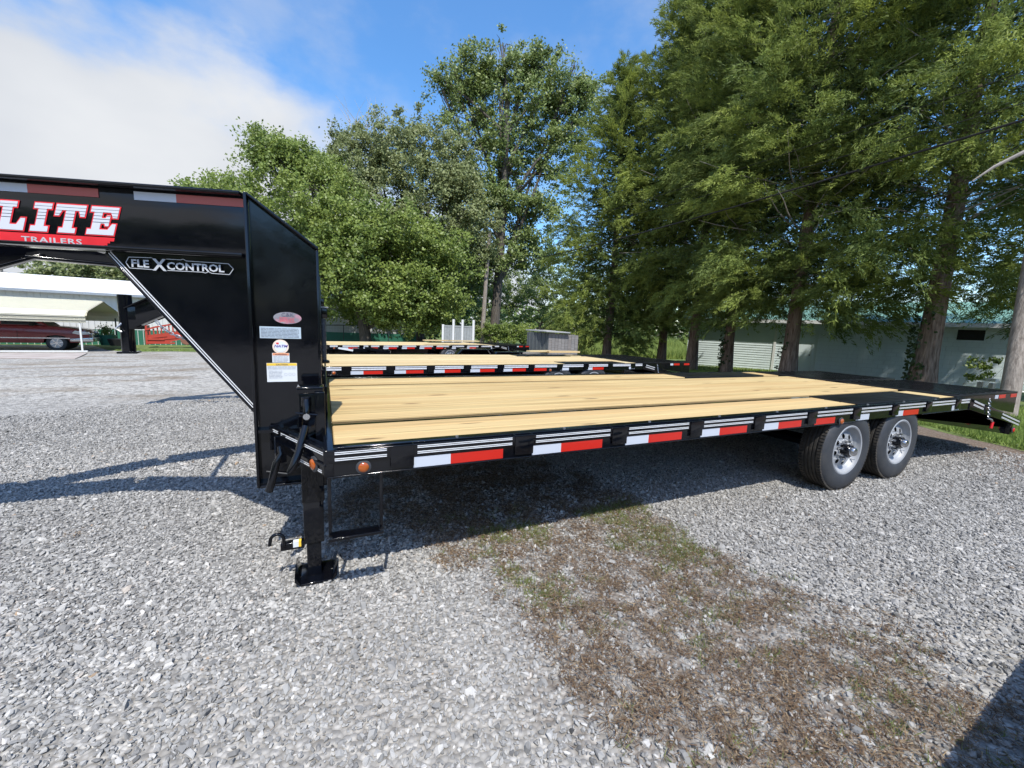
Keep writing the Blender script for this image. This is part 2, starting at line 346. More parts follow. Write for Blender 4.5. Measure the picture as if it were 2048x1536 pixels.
class MB:
    """collects simple solids and links them as one mesh"""
    def __init__(s): s.bm = bmesh.new()
    def _cap(s, vs): 
        try: return s.bm.faces.new(vs)
        except ValueError: return None
    def hexa(s, p):                                # 8 corners: bottom 0-3, top 4-7
        v = [s.bm.verts.new(q) for q in p]
        for f in ((3, 2, 1, 0), (4, 5, 6, 7), (0, 1, 5, 4), (1, 2, 6, 5), (2, 3, 7, 6), (3, 0, 4, 7)): s._cap([v[i] for i in f])
        return s
    def box(s, x0, x1, y0, y1, z0, z1):
        return s.hexa([(x0, y0, z0), (x1, y0, z0), (x1, y1, z0), (x0, y1, z0), (x0, y0, z1), (x1, y0, z1), (x1, y1, z1), (x0, y1, z1)])
    def obox(s, O, U, V, Wv, u0, u1, v0, v1, w0, w1):   # box in an oblique frame
        P = lambda a, b, c: Vector(O)+Vector(U)*a+Vector(V)*b+Vector(Wv)*c
        return s.hexa([P(u0, v0, w0), P(u1, v0, w0), P(u1, v1, w0), P(u0, v1, w0), P(u0, v0, w1), P(u1, v0, w1), P(u1, v1, w1), P(u0, v1, w1)])
    def bar(s, a, b, w, h, upv=(0, 0, 1)):
        a, b = Vector(a), Vector(b); d = (b-a).normalized(); x = d.cross(Vector(upv)).normalized(); z = x.cross(d)
        q = []
        for c in (a, b):
            q.append([c-x*w/2-z*h/2, c+x*w/2-z*h/2, c+x*w/2+z*h/2, c-x*w/2+z*h/2])
        v = [[s.bm.verts.new(p) for p in r] for r in q]
        for i in range(4): s._cap([v[0][i], v[0][(i+1) % 4], v[1][(i+1) % 4], v[1][i]])
        s._cap(v[0][::-1]); s._cap(v[1]); return s
    def tube(s, pts, r, seg=10, caps=True):
        pts = [Vector(p) for p in pts]; rs = r if isinstance(r, (list, tuple)) else [r]*len(pts)
        rings = []; prev = None
        for i, p in enumerate(pts):
            d = ((pts[i+1]-p) if i == 0 else (p-pts[i-1]) if i == len(pts)-1 else (pts[i+1]-pts[i-1])).normalized()
            if prev is None: x = d.orthogonal().normalized()
            else:
                x = prev-d*prev.dot(d); x = x.normalized() if x.length > 1e-6 else d.orthogonal().normalized()
            prev = x; y = d.cross(x)
            rings.append([s.bm.verts.new(p+(x*math.cos(2*PI*k/seg)+y*math.sin(2*PI*k/seg))*rs[i]) for k in range(seg)])
        for a, b in zip(rings, rings[1:]):
            for k in range(seg): s._cap([a[k], a[(k+1) % seg], b[(k+1) % seg], b[k]])
        if caps: s._cap(rings[0][::-1]); s._cap(rings[-1])
        return s
    def cyl(s, a, b, r, seg=16): return s.tube([a, b], r, seg)
    def lathe(s, prof, O, A, seg=32, close=False):   # prof: (radius, along axis)
        O, A = Vector(O), Vector(A).normalized(); x = A.orthogonal().normalized(); y = A.cross(x); rings = []
        for r, t in prof: rings.append([s.bm.verts.new(O+A*t+(x*math.cos(2*PI*k/seg)+y*math.sin(2*PI*k/seg))*r) for k in range(seg)])
        prs = list(zip(rings, rings[1:]))
        if close: prs.append((rings[-1], rings[0]))
        for a, b in prs:
            for k in range(seg): s._cap([a[k], a[(k+1) % seg], b[(k+1) % seg], b[k]])
        if not close: s._cap(rings[0][::-1]); s._cap(rings[-1])
        return s
    def poly(s, pts, off, closed=True):              # prism from a planar outline and an extrusion vector
        off = Vector(off); P = [Vector(p) for p in pts]; a = [s.bm.verts.new(p) for p in P]; b = [s.bm.verts.new(p+off) for p in P]
        n = len(P)
        for i in range(n): s._cap([a[i], a[(i+1) % n], b[(i+1) % n], b[i]])
        for t in tessellate_polygon([P]):
            s._cap([a[i] for i in t]); s._cap([b[i] for i in t][::-1])
        return s
    def sheet(s, pts): s._cap([s.bm.verts.new(p) for p in pts]); return s
    def build(s, name, mat=None, parent=None, bevel=0, smooth=False, recalc=True, seg=3):
        if recalc: bmesh.ops.recalc_face_normals(s.bm, faces=s.bm.faces)
        if bevel:
            es = [e for e in s.bm.edges if len(e.link_faces) == 2 and e.calc_face_angle(0) > .6]
            bmesh.ops.bevel(s.bm, geom=es, offset=bevel, segments=seg, affect='EDGES', clamp_overlap=True, profile=.5)
        me = bpy.data.meshes.new(name); s.bm.to_mesh(me); s.bm.free()
        if smooth or (bevel and seg > 1):
            me.polygons.foreach_set('use_smooth', [True]*len(me.polygons))
            try: me.set_sharp_from_angle(angle=math.radians(38))
            except Exception: pass
        return link(name, me, mat, parent)

def np_mesh(name, verts, faces, mat, parent=None, attr=None):
    """verts (N,3), faces (F,k) with a constant k"""
    me = bpy.data.meshes.new(name); F, k = faces.shape
    me.vertices.add(len(verts)); me.vertices.foreach_set('co', verts.astype(np.float32).ravel())
    me.loops.add(F*k); me.loops.foreach_set('vertex_index', faces.astype(np.int32).ravel())
    me.polygons.add(F); me.polygons.foreach_set('loop_start', np.arange(0, F*k, k, dtype=np.int32))
    try: me.polygons.foreach_set('loop_total', np.full(F, k, dtype=np.int32))
    except Exception: pass
    if attr is not None:
        for nm, a in attr.items():
            at = me.attributes.new(nm, 'FLOAT', 'POINT'); at.data.foreach_set('value', a.astype(np.float32))
    me.update(calc_edges=True); me.validate()
    return link(name, me, mat, parent)

def unit(v): return v/np.maximum(np.linalg.norm(v, axis=-1, keepdims=True), 1e-9)
def rand_unit(n): return unit(rng.normal(size=(n, 3)))
def leaf_quads(c, axis, nrm, ln, wd):
    """diamond leaves: centre, direction, normal, length, width -> verts, faces"""
    s = unit(np.cross(axis, nrm)); n = len(c); ln = np.broadcast_to(ln, (n,))[:, None]; wd = np.broadcast_to(wd, (n,))[:, None]
    V = np.stack([c-axis*ln*.5, c+s*wd*.5-axis*ln*.05, c+axis*ln*.5, c-s*wd*.5-axis*ln*.05], 1).reshape(-1, 3)
    return V, np.arange(n*4).reshape(-1, 4)
def blade_tris(c, axis, side, ln, wd):
    n = len(c); ln = np.broadcast_to(ln, (n,))[:, None]; wd = np.broadcast_to(wd, (n,))[:, None]
    V = np.stack([c-side*wd*.5, c+side*wd*.5, c+axis*ln], 1).reshape(-1, 3)
    return V, np.arange(n*3).reshape(-1, 3)

def textmesh(name, body, size, mat, parent, mtx, offset=0.0, extrude=.0005, align='LEFT', sx=1.0, shear=0.0, spacing=1.0):
    cu = bpy.data.curves.new(name, 'FONT'); cu.body = body; cu.size = size; cu.extrude = extrude; cu.offset = offset; cu.align_x = align; cu.resolution_u = 2; cu.shear = shear; cu.space_character = spacing
    tmp = bpy.data.objects.new(name, cu); COL.objects.link(tmp)
    dg = bpy.context.evaluated_depsgraph_get(); dg.update(); me = bpy.data.meshes.new_from_object(tmp.evaluated_get(dg))
    bpy.data.objects.remove(tmp); me.transform(mtx @ Matrix.Diagonal((sx, 1, 1, 1))); me.materials.clear()
    return link(name, me, mat, parent)

# ================================================================== THE GROUND
def build_ground():
    rad = np.concatenate([[.0005], np.linspace(.2, 40, 200), np.geomspace(41, 3000, 40)]); ns = 192
    a = np.linspace(0, 2*PI, ns, endpoint=False); R_, A_ = np.meshgrid(rad, a, indexing='ij')
    x = CAM.x+R_*np.sin(A_); y = CAM.y+R_*np.cos(A_)
    z = gz(x, y)+np.where(R_ < 60, (fbm(x*.45, y*.45, 3)-.5)*.035, 0)
    V = np.stack([x, y, z], -1).reshape(-1, 3); n = len(rad); i, j = np.meshgrid(np.arange(n-1), np.arange(ns), indexing='ij'); j2 = (j+1) % ns
    F = np.stack([i*ns+j, i*ns+j2, (i+1)*ns+j2, (i+1)*ns+j], -1).reshape(-1, 4)
    o = np_mesh('gravel_lot', V, F, GROUND); tag(o, kind='structure')
    for p in o.data.polygons: p.use_smooth = True
    return o
build_ground()

EDGE = [(-500, 690), (-200, 690), (60, 690), (186, 691), (215, 700), (262, 704), (330, 703), (420, 704), (560, 709), (660, 712), (800, 712), (1000, 714), (1150, 722), (1300, 738), (1420, 760), (1560, 782), (1700, 812), (1840, 851), (1950, 880), (2048, 905), (2250, 965)]
EP = [G(*e) for e in EDGE]
def build_lawn():
    pts = []
    for a, b in zip(EP, EP[1:]):
        n = max(2, int((b-a).length/.25))
        for i in range(n): pts.append(a.lerp(b, i/n))
    pts.append(EP[-1]); V = []; ks = [0, .25, .6, 1.2, 2.5, 5, 9, 15, 25, 45, 90, 300]
    for k in ks:
        for i, p in enumerate(pts):
            d = Vector((p.x-CAM.x, p.y-CAM.y, 0)); r = d.length; d.normalize()
            j = (fbm(np.float64(p.x*1.7), np.float64(p.y*1.7), 9)-.5)*.9*(1 if k < 1 else 0)*min(1, r/9)
            q = p+d*(k+j); V.append((q.x, q.y, ground(q.x, q.y)+(.004 if k == 0 else .028)))
    n = len(pts); F = [(a*n+i, a*n+i+1, (a+1)*n+i+1, (a+1)*n+i) for a in range(len(ks)-1) for i in range(n-1)]
    o = np_mesh('lawn', np.array(V), np.array(F), LAWN); tag(o, kind='structure')
    for p in o.data.polygons: p.use_smooth = True
build_lawn()
def edge_r(x, y):
    """distance outside the lawn edge, measured radially from the camera (positive on the lawn)"""
    an = np.arctan2(x-CAM.x, y-CAM.y); ea = np.array([math.atan2(p.x-CAM.x, p.y-CAM.y) for p in EP]); er = np.array([math.hypot(p.x-CAM.x, p.y-CAM.y) for p in EP])
    o = np.argsort(ea); return np.hypot(x-CAM.x, y-CAM.y)-np.interp(an, ea[o], er[o])

d = [G(-260, 707), G(175, 707), G(150, 719), G(-260, 716)]
tag(MB().poly([Vector((p.x, p.y, p.z+.012)) for p in d], (0, 0, .02)).build('driveway', DRIVE), kind='structure')

# gravel: real stones scattered near the viewer (one uncountable mass)
_LY = [-2.6, -1.19, -.62, -.40, -.28, .02, .25, .60, 1.6, 2.2]; _LX = [1.25, .93, .87, .72, .70, .58, .42, .15, .1, .6]; _RX = [2.4, 2.35, 2.25, 2.2, 2.2, 2.15, 2.15, 2.1, 2.0, 1.2]
def patch_mask(x, y):
    wx = x+(fbm(x*1.8, y*1.8, 5)-.5)*.9+(fbm(x*5, y*5, 15)-.5)*.45; l = np.interp(y, _LY, _LX); r = np.interp(y, _LY, _RX)
    return np.clip(np.minimum(wx-l, r-wx)/.22+.35, 0, 1)*np.clip((2.3-y)/.5, 0, 1)
def scatter(n, rmax, rmin=.25, a0=-33, a1=92, power=.5):
    r = rmin+(rmax-rmin)*rng.random(n)**power; a = np.radians(a0+(a1-a0)*rng.random(n))
    return CAM.x+r*np.sin(a), CAM.y+r*np.cos(a), r
def build_gravel():
    x, y, r = scatter(500000, 8.5, .5)
    keep = rng.random(len(x)) < np.clip(1.2-(r-5.0)/3.5, .0, 1)
    pm = patch_mask(x, y); keep &= rng.random(len(x)) > pm*.58
    lane_ = np.clip((fbm(x*.22+3, y*.9+5, 21)-.56)*5, 0, 1); keep &= rng.random(len(x)) > lane_*.35
    keep &= edge_r(x, y) < .1
    x, y, r = x[keep], y[keep], r[keep]; n = len(x)
    s = .0064*np.exp(rng.normal(0, .36, n)); s = np.clip(s, .0034, .018)
    z = gz(x, y)+(fbm(x*.45, y*.45, 3)-.5)*.035+s*.15+rng.random(n)**2*.008
    me = bpy.data.meshes.new('gravel_stones'); me.vertices.add(n); me.vertices.foreach_set('co', np.stack([x, y, z], -1).astype(np.float32).ravel())
    def at(nm, ty, v, fld='value'):
        A = me.attributes.new(nm, ty, 'POINT'); A.data.foreach_set(fld, v.astype(np.float32 if ty != 'INT' else np.int32).ravel())
    rot = np.stack([rng.normal(0, .6, n), rng.normal(0, .6, n), rng.random(n)*6.28], -1)
    sc = np.stack([s*(1+rng.random(n)*.6), s*(.8+rng.random(n)*.4), s*(.50+rng.random(n)*.42)], -1)
    tone = np.clip(rng.beta(1.8, 1.9, n)*.97+(fbm(x*.3, y*1.1, 8)-.5)*.35, 0, .97); tone = np.where(rng.random(n) < .0022, 1, tone)
    at('rot', 'FLOAT_VECTOR', rot, 'vector'); at('scl', 'FLOAT_VECTOR', sc, 'vector'); at('tone', 'FLOAT', tone); at('kind_index', 'INT', rng.integers(0, 4, n))
    o = link('gravel_stones', me, STONE); tag(o, kind='stuff')
    ng = bpy.data.node_groups.new('scatter_stones', 'GeometryNodeTree'); ng.interface.new_socket('Geometry', in_out='INPUT', socket_type='NodeSocketGeometry'); ng.interface.new_socket('Geometry', in_out='OUTPUT', socket_type='NodeSocketGeometry')
    A = ng.nodes.new; L = ng.links.new
    gi, go = A('NodeGroupInput'), A('NodeGroupOutput'); m2p = A('GeometryNodeMeshToPoints'); L(gi.outputs[0], m2p.inputs[0])
    join = A('GeometryNodeJoinGeometry')
    for k in range(4):
        ico = A('GeometryNodeMeshIcoSphere'); ico.inputs['Radius'].default_value = 1.0; ico.inputs['Subdivisions'].default_value = 1
        sp = A('GeometryNodeSetPosition'); nz = A('ShaderNodeTexNoise'); nz.inputs['Scale'].default_value = 1.1; nz.noise_dimensions = '4D'; nz.inputs['W'].default_value = k*3.3+1
        vm = A('ShaderNodeVectorMath'); vm.operation = 'SUBTRACT'; vm.inputs[1].default_value = (.5, .5, .5); vs = A('ShaderNodeVectorMath'); vs.operation = 'SCALE'; vs.inputs['Scale'].default_value = 2.7
        L(nz.outputs['Color'], vm.inputs[0]); L(vm.outputs[0], vs.inputs[0]); L(ico.outputs['Mesh'], sp.inputs[0]); L(vs.outputs[0], sp.inputs['Offset'])
        sm = A('GeometryNodeSetMaterial'); sm.inputs['Material'].default_value = STONE; L(sp.outputs[0], sm.inputs[0])
        g2i = A('GeometryNodeGeometryToInstance'); L(sm.outputs[0], g2i.inputs[0]); L(g2i.outputs[0], join.inputs[0])
    iop = A('GeometryNodeInstanceOnPoints'); L(m2p.outputs[0], iop.inputs['Points']); L(join.outputs[0], iop.inputs['Instance']); iop.inputs['Pick Instance'].default_value = True
    def na(nm, ty):
        q = A('GeometryNodeInputNamedAttribute'); q.data_type = ty; q.inputs['Name'].default_value = nm; return q.outputs['Attribute']
    L(na('kind_index', 'INT'), iop.inputs['Instance Index']); L(na('scl', 'FLOAT_VECTOR'), iop.inputs['Scale'])
    e2r = A('FunctionNodeEulerToRotation'); L(na('rot', 'FLOAT_VECTOR'), e2r.inputs[0]); L(e2r.outputs[0], iop.inputs['Rotation'])
    L(iop.outputs[0], go.inputs[0])
    md = o.modifiers.new('stones', 'NODES'); md.node_group = ng
build_gravel()

def zground(x, y): return gz(x, y)+(fbm(x*.45, y*.45, 3)-.5)*.035
def build_weeds():
    # brown dead weeds / needles lying on the stones
    n = 300000; x = rng.uniform(-.2, 2.9, n); y = rng.uniform(-2.1, 2.2, n); pm = patch_mask(x, y)*np.clip((fbm(x*9, y*9, 2)-.34)*5, .12, 1)
    k = rng.random(n) < pm*.80*(1-.35*((y < .45) & (y > -.25) & (x > .8)))+.0015; x, y = x[k], y[k]
    x2, y2, r2 = scatter(9000, 9.5, 3.0, 40, 92); e = edge_r(x2, y2); k2 = (e > -1.9) & (e < .3) & (fbm(x2*1.3, y2*2.2, 4) > .5); x = np.r_[x, x2[k2]]; y = np.r_[y, y2[k2]]
    # a few stray wisps elsewhere
    cx, cy, _ = scatter(16, 5.5, 1.2); 
    for a, b in zip(cx, cy): 
        m = rng.integers(10, 60); x = np.r_[x, a+rng.normal(0, .05, m)]; y = np.r_[y, b+rng.normal(0, .03, m)]
    n = len(x); a = rng.random(n)*6.28; ax = unit(np.stack([np.cos(a), np.sin(a), rng.normal(0, .28, n)], -1)); sd_ = unit(np.cross(ax, [[0, 0, 1]]+rng.normal(0, .4, (n, 3))))
    V, F = blade_tris(np.stack([x, y, zground(x, y)+.009+rng.random(n)*.014], -1), ax, sd_, rng.uniform(.012, .042, n), rng.uniform(.0018, .0046, n))
    tag(np_mesh('dead_weeds', V, F, LITTER, None, {'tint': np.repeat(rng.random(n)**3, 3)}), kind='stuff')
    # living grass tufts in the strip
    tx = rng.uniform(.5, 2.6, 5200); ty = rng.uniform(-1.6, .75, 5200)
    dens = patch_mask(tx, ty)*np.clip((fbm(tx*2.6+4, ty*2.6, 6)-.38)*6, 0, 1)*np.where((ty > -.35) & (ty < .5) & (tx > .85), 1.0, np.where(ty > .5, .12, .14)); k = rng.random(5200) < dens; tx, ty = tx[k], ty[k]
    tx = np.r_[tx, 1.08]; ty = np.r_[ty, -1.18]
    m = 13; X = np.repeat(tx, m)+rng.normal(0, .014, len(tx)*m); Y = np.repeat(ty, m)+rng.normal(0, .014, len(tx)*m); n = len(X)
    ax = unit(np.stack([rng.normal(0, .6, n), rng.normal(0, .6, n), np.full(n, .8)], -1)); sd_ = unit(np.cross(ax, rand_unit(n)))
    V, F = blade_tris(np.stack([X, Y, zground(X, Y)+.002], -1), ax, sd_, rng.uniform(.02, .055, n), rng.uniform(.002, .004, n))
    tag(np_mesh('weed_tufts', V, F, WEEDL, None, {'tint': np.repeat(rng.random(n)**2, 3)}), kind='stuff')
build_weeds()
def build_grass():
    x, y, r = scatter(340000, 34, 6, -36, 62, .75); e = edge_r(x, y)
    k = (e > 0) & (rng.random(len(x)) < np.clip(1.25-r/30, .12, 1)); x, y, r = x[k], y[k], r[k]
    x1, y1, r1 = scatter(90000, 16, 6.5, 58, 92, .6); k = edge_r(x1, y1) > 0; x, y, r = np.r_[x, x1[k]], np.r_[y, y1[k]], np.r_[r, r1[k]]
    n = len(x); ax = unit(np.stack([rng.normal(0, .5, n), rng.normal(0, .5, n), np.ones(n)], -1)); sd_ = unit(np.cross(ax, rand_unit(n)))
    ln = rng.uniform(.04, .10, n)*(1+fbm(x*.8, y*.8, 1)); V, F = blade_tris(np.stack([x, y, gz(x, y)+.02], -1), ax, sd_, ln, .006+.0012*r)
    tag(np_mesh('lawn_grass', V, F, GRASSL, None, {'tint': np.repeat(np.clip(rng.random(n)*.7+(fbm(x, y, 7)-.5), 0, 1), 3)}), kind='stuff')
    # tall meadow grass under the cedars, behind the sheds
    P = []; 
    for _ in range(34000):
        px = random.uniform(1120, 1470); dp = random.uniform(33, 47); q = W(px, 700, dp); P.append((q.x, q.y))
    P = np.array(P); x, y = P[:, 0], P[:, 1]; n = len(x); ax = unit(np.stack([rng.normal(0, .28, n), rng.normal(0, .28, n), np.ones(n)], -1)); sd_ = unit(np.cross(ax, rand_unit(n)))
    dd_ = np.hypot(x-CAM.x, y-CAM.y); ln = rng.uniform(.5, 1.2, n)*(.5+.9*fbm(x*.6, y*.6, 2))*(1+.9*np.clip((dd_-42)/9, 0, 1)); V, F = blade_tris(np.stack([x, y, gz(x, y)], -1), ax, sd_, ln, .085)
    tag(np_mesh('tall_grass', V, F, GRASSL, None, {'tint': np.repeat(np.clip(.35+rng.random(n)*.6, 0, 1), 3)}), kind='stuff')
build_grass()

# ================================================================== TRAILERS
DH = .777; BY = .575; WID = 2.59; SP = .6516; X0 = .332; XE = 6.50
pk = [X0+SP*i for i in range(10)]
ND = Vector((-1, .33, 0)).normalized(); NO = Vector((-.33, -1, 0)).normalized(); NP = Vector((-.337, .57, 0))
def mirror_y(v): return Vector((v[0], WID-v[1], v[2]))

def ibeam(mb, a, b, h, fwid, tw=.012, tf=.016, side=None):
    """I-beam between two axis points; web in the plane of (direction, z)"""
    a, b = Vector(a), Vector(b); d = (b-a).normalized(); y = Vector((0, 0, 1)).cross(d).normalized(); z = d.cross(y)
    L = (b-a).length
    mb.obox(a, d, y, z, 0, L, -tw/2, tw/2, -h/2+tf, h/2-tf)
    mb.obox(a, d, y, z, 0, L, -fwid/2, fwid/2, h/2-tf, h/2); mb.obox(a, d, y, z, 0, L, -fwid/2, fwid/2, -h/2, -h/2+tf)
    return mb

def wheel(parent, x, y, full=True, outward=-1):
    """tandem wheel: tyre, rim with holes, hub cap"""
    wroot = link('wheel', None, None, parent); wroot.location = (x, y, .380)
    R = .380; A = (0, -outward, 0)                                  # axis points inboard
    p = [(.215, .000), (.235, -.012), (.27, -.018), (.315, -.016), (.352, -.004), (R-.008, .016), (R-.001, .030)]
    g = [.048, .078, .108, .138]; wid = .188
    for q in g: p += [(R, q-.007), (R-.009, q-.0045), (R-.009, q+.0045), (R, q+.007)]
    p += [(R-.002, wid-.03), (R-.010, wid-.014), (.352, wid+.004), (.315, wid+.016), (.27, wid+.018), (.215, wid)]
    side = MB().lathe(p, (0, 0, 0), A, 72, True)
    t = side.build('tyre', RUBBER, wroot, smooth=True)
    t.data.materials.append(RUBBERT)
    for f in t.data.polygons:
        c = f.center; rr = math.hypot(c.x, c.z)
        if rr > .365: f.material_index = 1
    if full:                                                        # tread blocks along both shoulders
        tb = MB()
        for k in range(84):
            a = 2*PI*k/84
            for y0, y1 in ((.004, .036), (.150, .184)):
                c, s_ = math.cos(a), math.sin(a); T = Vector((-s_, 0, c)); Rd = Vector((c, 0, s_)); Ay = Vector(A)
                tb.obox((0, 0, 0), T, Ay, Rd, -.0095, .0095, y0, y1, R-.012, R+.003)
        tb.build('tread_blocks', RUBBERT, wroot)['kind'] = 'stuff'
    rim = MB().lathe([(.222, -.004), (.228, -.008), (.220, -.012), (.208, -.008), (.204, .010), (.196, .022), (.190, .034), (.182, .040), (.184, .19), (.212, .2), (.214, .205), (.176, .205), (.17, .05), (.172, .046)], (0, 0, 0), A, 56, True)
    rim.build('rim', RIM, wroot, smooth=True)
    # dished disc with eight round holes
    dk = MB(); outer = [Vector((math.cos(2*PI*k/64)*.184, 0, math.sin(2*PI*k/64)*.184)) for k in range(64)]; holes = []
    for h in range(8):
        a = 2*PI*h/8+.2; cx, cz = math.cos(a)*.126, math.sin(a)*.126
        holes.append([Vector((cx+math.cos(-2*PI*k/12)*.021, 0, cz+math.sin(-2*PI*k/12)*.021)) for k in range(12)])
    loops = [outer]+holes; allv = [v for l in loops for v in l]; bv = []
    for v in allv:
        r = math.hypot(v.x, v.z); bv.append(dk.bm.verts.new((v.x, outward*-(.042-.022*max(0, (.184-r)/.09)), v.z)))
    for tr in tessellate_polygon(loops): dk._cap([bv[i] for i in tr])
    dk.build('disc', RIM, wroot, smooth=True)
    o = -outward
    back = MB().cyl((0, o*.085, 0), (0, o*.10, 0), .175, 40).build('brake_drum', DARK, wroot)
    hub = MB().cyl((0, o*.045, 0), (0, o*-.035, 0), .052, 20).build('hub', PAINT, wroot, smooth=True)
    MB().lathe([(.040, 0), (.040, .022), (.034, .034), (.018, .040)], (0, o*-.035, 0), (0, -o, 0), 20).build('hub_cap', CHROME, hub, smooth=True)
    ln = MB()
    for h in range(8):
        a = 2*PI*h/8+.5; ln.cyl((math.cos(a)*.078, o*.03, math.sin(a)*.078), (math.cos(a)*.078, o*-.012, math.sin(a)*.078), .0105, 6)
    ln.build('lug_nuts', CHROME, wroot)['kind'] = 'stuff'
    if full: MB().tube([(.148, o*.03, -.105), (.152, o*.012, -.108), (.146, o*-.004, -.103)], .004, 6).build('valve_stem', CHROME, wroot)
    return wroot

def lamp(parent, x, z, mat, y=-.0, n=(0, -1, 0), r=.0235, name='marker_lamp'):
    n = Vector(n); g = MB().lathe([(r*1.45, 0), (r*1.45, .006), (r*1.15, .009)], (x, y, z), n, 20).build(name, RUBBER, parent, smooth=True)
    MB().lathe([(r, .004), (r, .012), (r*.8, .017), (r*.4, .019)], (x, y, z), n, 20).build('lens', mat, g, smooth=True)
    return g

def jack(T, cy, s, near, label=None):
    """drop-leg landing jack; s=+1 near side, -1 far side (mirrored)"""
    Y = lambda y: cy+(y-.335)*s
    j = MB().box(-.117, -.013, Y(.285) if s > 0 else Y(.385), Y(.385) if s > 0 else Y(.285), .425, .99).build('jack_outer_tube', PAINT, T, .004)
    MB().box(-.113, -.019, min(Y(.29), Y(.38)), max(Y(.29), Y(.38)), .2, .43).build('jack_inner_tube', PAINT, j, .004)
    MB().box(-.103, -.035, min(Y(.30), Y(.37)), max(Y(.30), Y(.37)), .012, .21).build('jack_drop_leg', PAINT, j, .004)
    f = MB(); y0, y1 = min(Y(.235), Y(.43)), max(Y(.235), Y(.43))
    f.box(-.135, .015, y0, y1, .004, .014)
    f.hexa([(-.16, y0, .03), (-.135, y0, .004), (-.135, y1, .004), (-.16, y1, .03), (-.160, y0, .062), (-.1345, y0, .0145), (-.1345, y1, .0145), (-.160, y1, .062)])
    f.hexa([(.015, y0, .004), (.04, y0, .03), (.04, y1, .03), (.015, y1, .004), (.0145, y0, .0145), (.040, y0, .075), (.040, y1, .075), (.0145, y1, .0145)])
    f.build('foot_plate', PAINT, j, .002)
    MB().box(-.125, -.006, min(Y(.278), Y(.39)), max(Y(.278), Y(.39)), .99, 1.022).build('jack_cap', PAINT, j, .004)
    if near:
        MB().box(-.045, .0, Y(.255), Y(.283), .52, 1.0).build('jack_mount', PAINT, j, .003)
        MB().cyl((-.085, Y(.284), .93), (-.085, Y(.284), .975), .022, 14).build('gear_housing', PAINT, j, smooth=True)
        sh = MB(); sh.tube([(-.085, Y(.28), .955), (-.083, Y(.262), .958), (-.083, Y(.248), .93), (-.084, Y(.243), .885)], .0155, 10); sh.build('input_shaft', PAINT, j, smooth=True)
        MB().cyl((-.083, Y(.245), .888), (-.083, Y(.228), .886), .0155, 18).build('shaft_bolt', CHROME, j, smooth=True)
        y = MB(); y.bar((-.108, Y(.24), .885), (-.112, Y(.235), .835), .008, .03); y.bar((-.058, Y(.24), .885), (-.066, Y(.235), .835), .008, .03); y.bar((-.114, Y(.235), .832), (-.064, Y(.235), .832), .02, .012)
        y.cyl((-.13, Y(.242), .905), (-.035, Y(.242), .89), .005, 8); y.build('crank_yoke', PAINT, j)
        h = MB(); h.tube([(-.09, Y(.232), .84), (-.103, Y(.205), .79), (-.118, Y(.18), .73), (-.135, Y(.16), .68), (-.158, Y(.155), .64)], [.017, .017, .017, .020, .014], 12)
        h.build('crank_handle', PAINT, j, smooth=True)
        h2 = MB().tube([(-.207, Y(.28), .735), (-.2, Y(.27), .70), (-.22, Y(.262), .66), (-.243, Y(.26), .565), (-.256, Y(.26), .52)], [.010, .012, .017, .017, .018], 12); h2.build('handle_grip', PAINT, j, smooth=True)
        # hitch-pin pull handle on the inner tube
        pt = MB(); pt.box(-.222, -.113, Y(.30), Y(.34), .178, .215); pt.build('release_tube', PAINT, j, .003)
        hk = [(-.205, Y(.30), .205)]+[(-.235+.030*math.cos(t), Y(.295), .245+.032*math.sin(t)) for t in np.linspace(-.1, PI, 9)]+[(-.268, Y(.295), .222)]
        MB().tube(hk, .0085, 10).build('release_hook', PAINT, j, smooth=True)
        MB().box(-.165, -.14, Y(.2975), Y(.2995), .19, .2145).build('white_label', LABEL, j)['label'] = 'white half of small label on jack release tube'
        MB().box(-.140, -.128, Y(.2975), Y(.2995), .19, .2145).build('yellow_label', YEL, j)
        MB().box(-.165, -.14, Y(.30), Y(.33), .2152, .2165).build('label', LABEL, j); MB().box(-.140, -.128, Y(.30), Y(.33), .2152, .2165).build('label', YEL, j)
    return j

def add_planks(T, wood, y0, y1, x0, x1, n, z=DH-.004):
    wd = (y1-y0)/n; me = None
    for i in range(n):
        x1i = x1+(random.uniform(-.004, .004)); zz = z+random.uniform(-.0022, .0022)
        if me is None:
            m = MB(); m.box(0, x1-x0, 0, wd-.0075, -.038, 0); o = m.build('plank', wood, T, .0045, seg=1); me = o.data
        else: o = link('plank', me, None, T)
        o.location = (x0, y0+wd*i, zz); o.scale = ((x1i-x0)/(x1-x0), 1, 1)

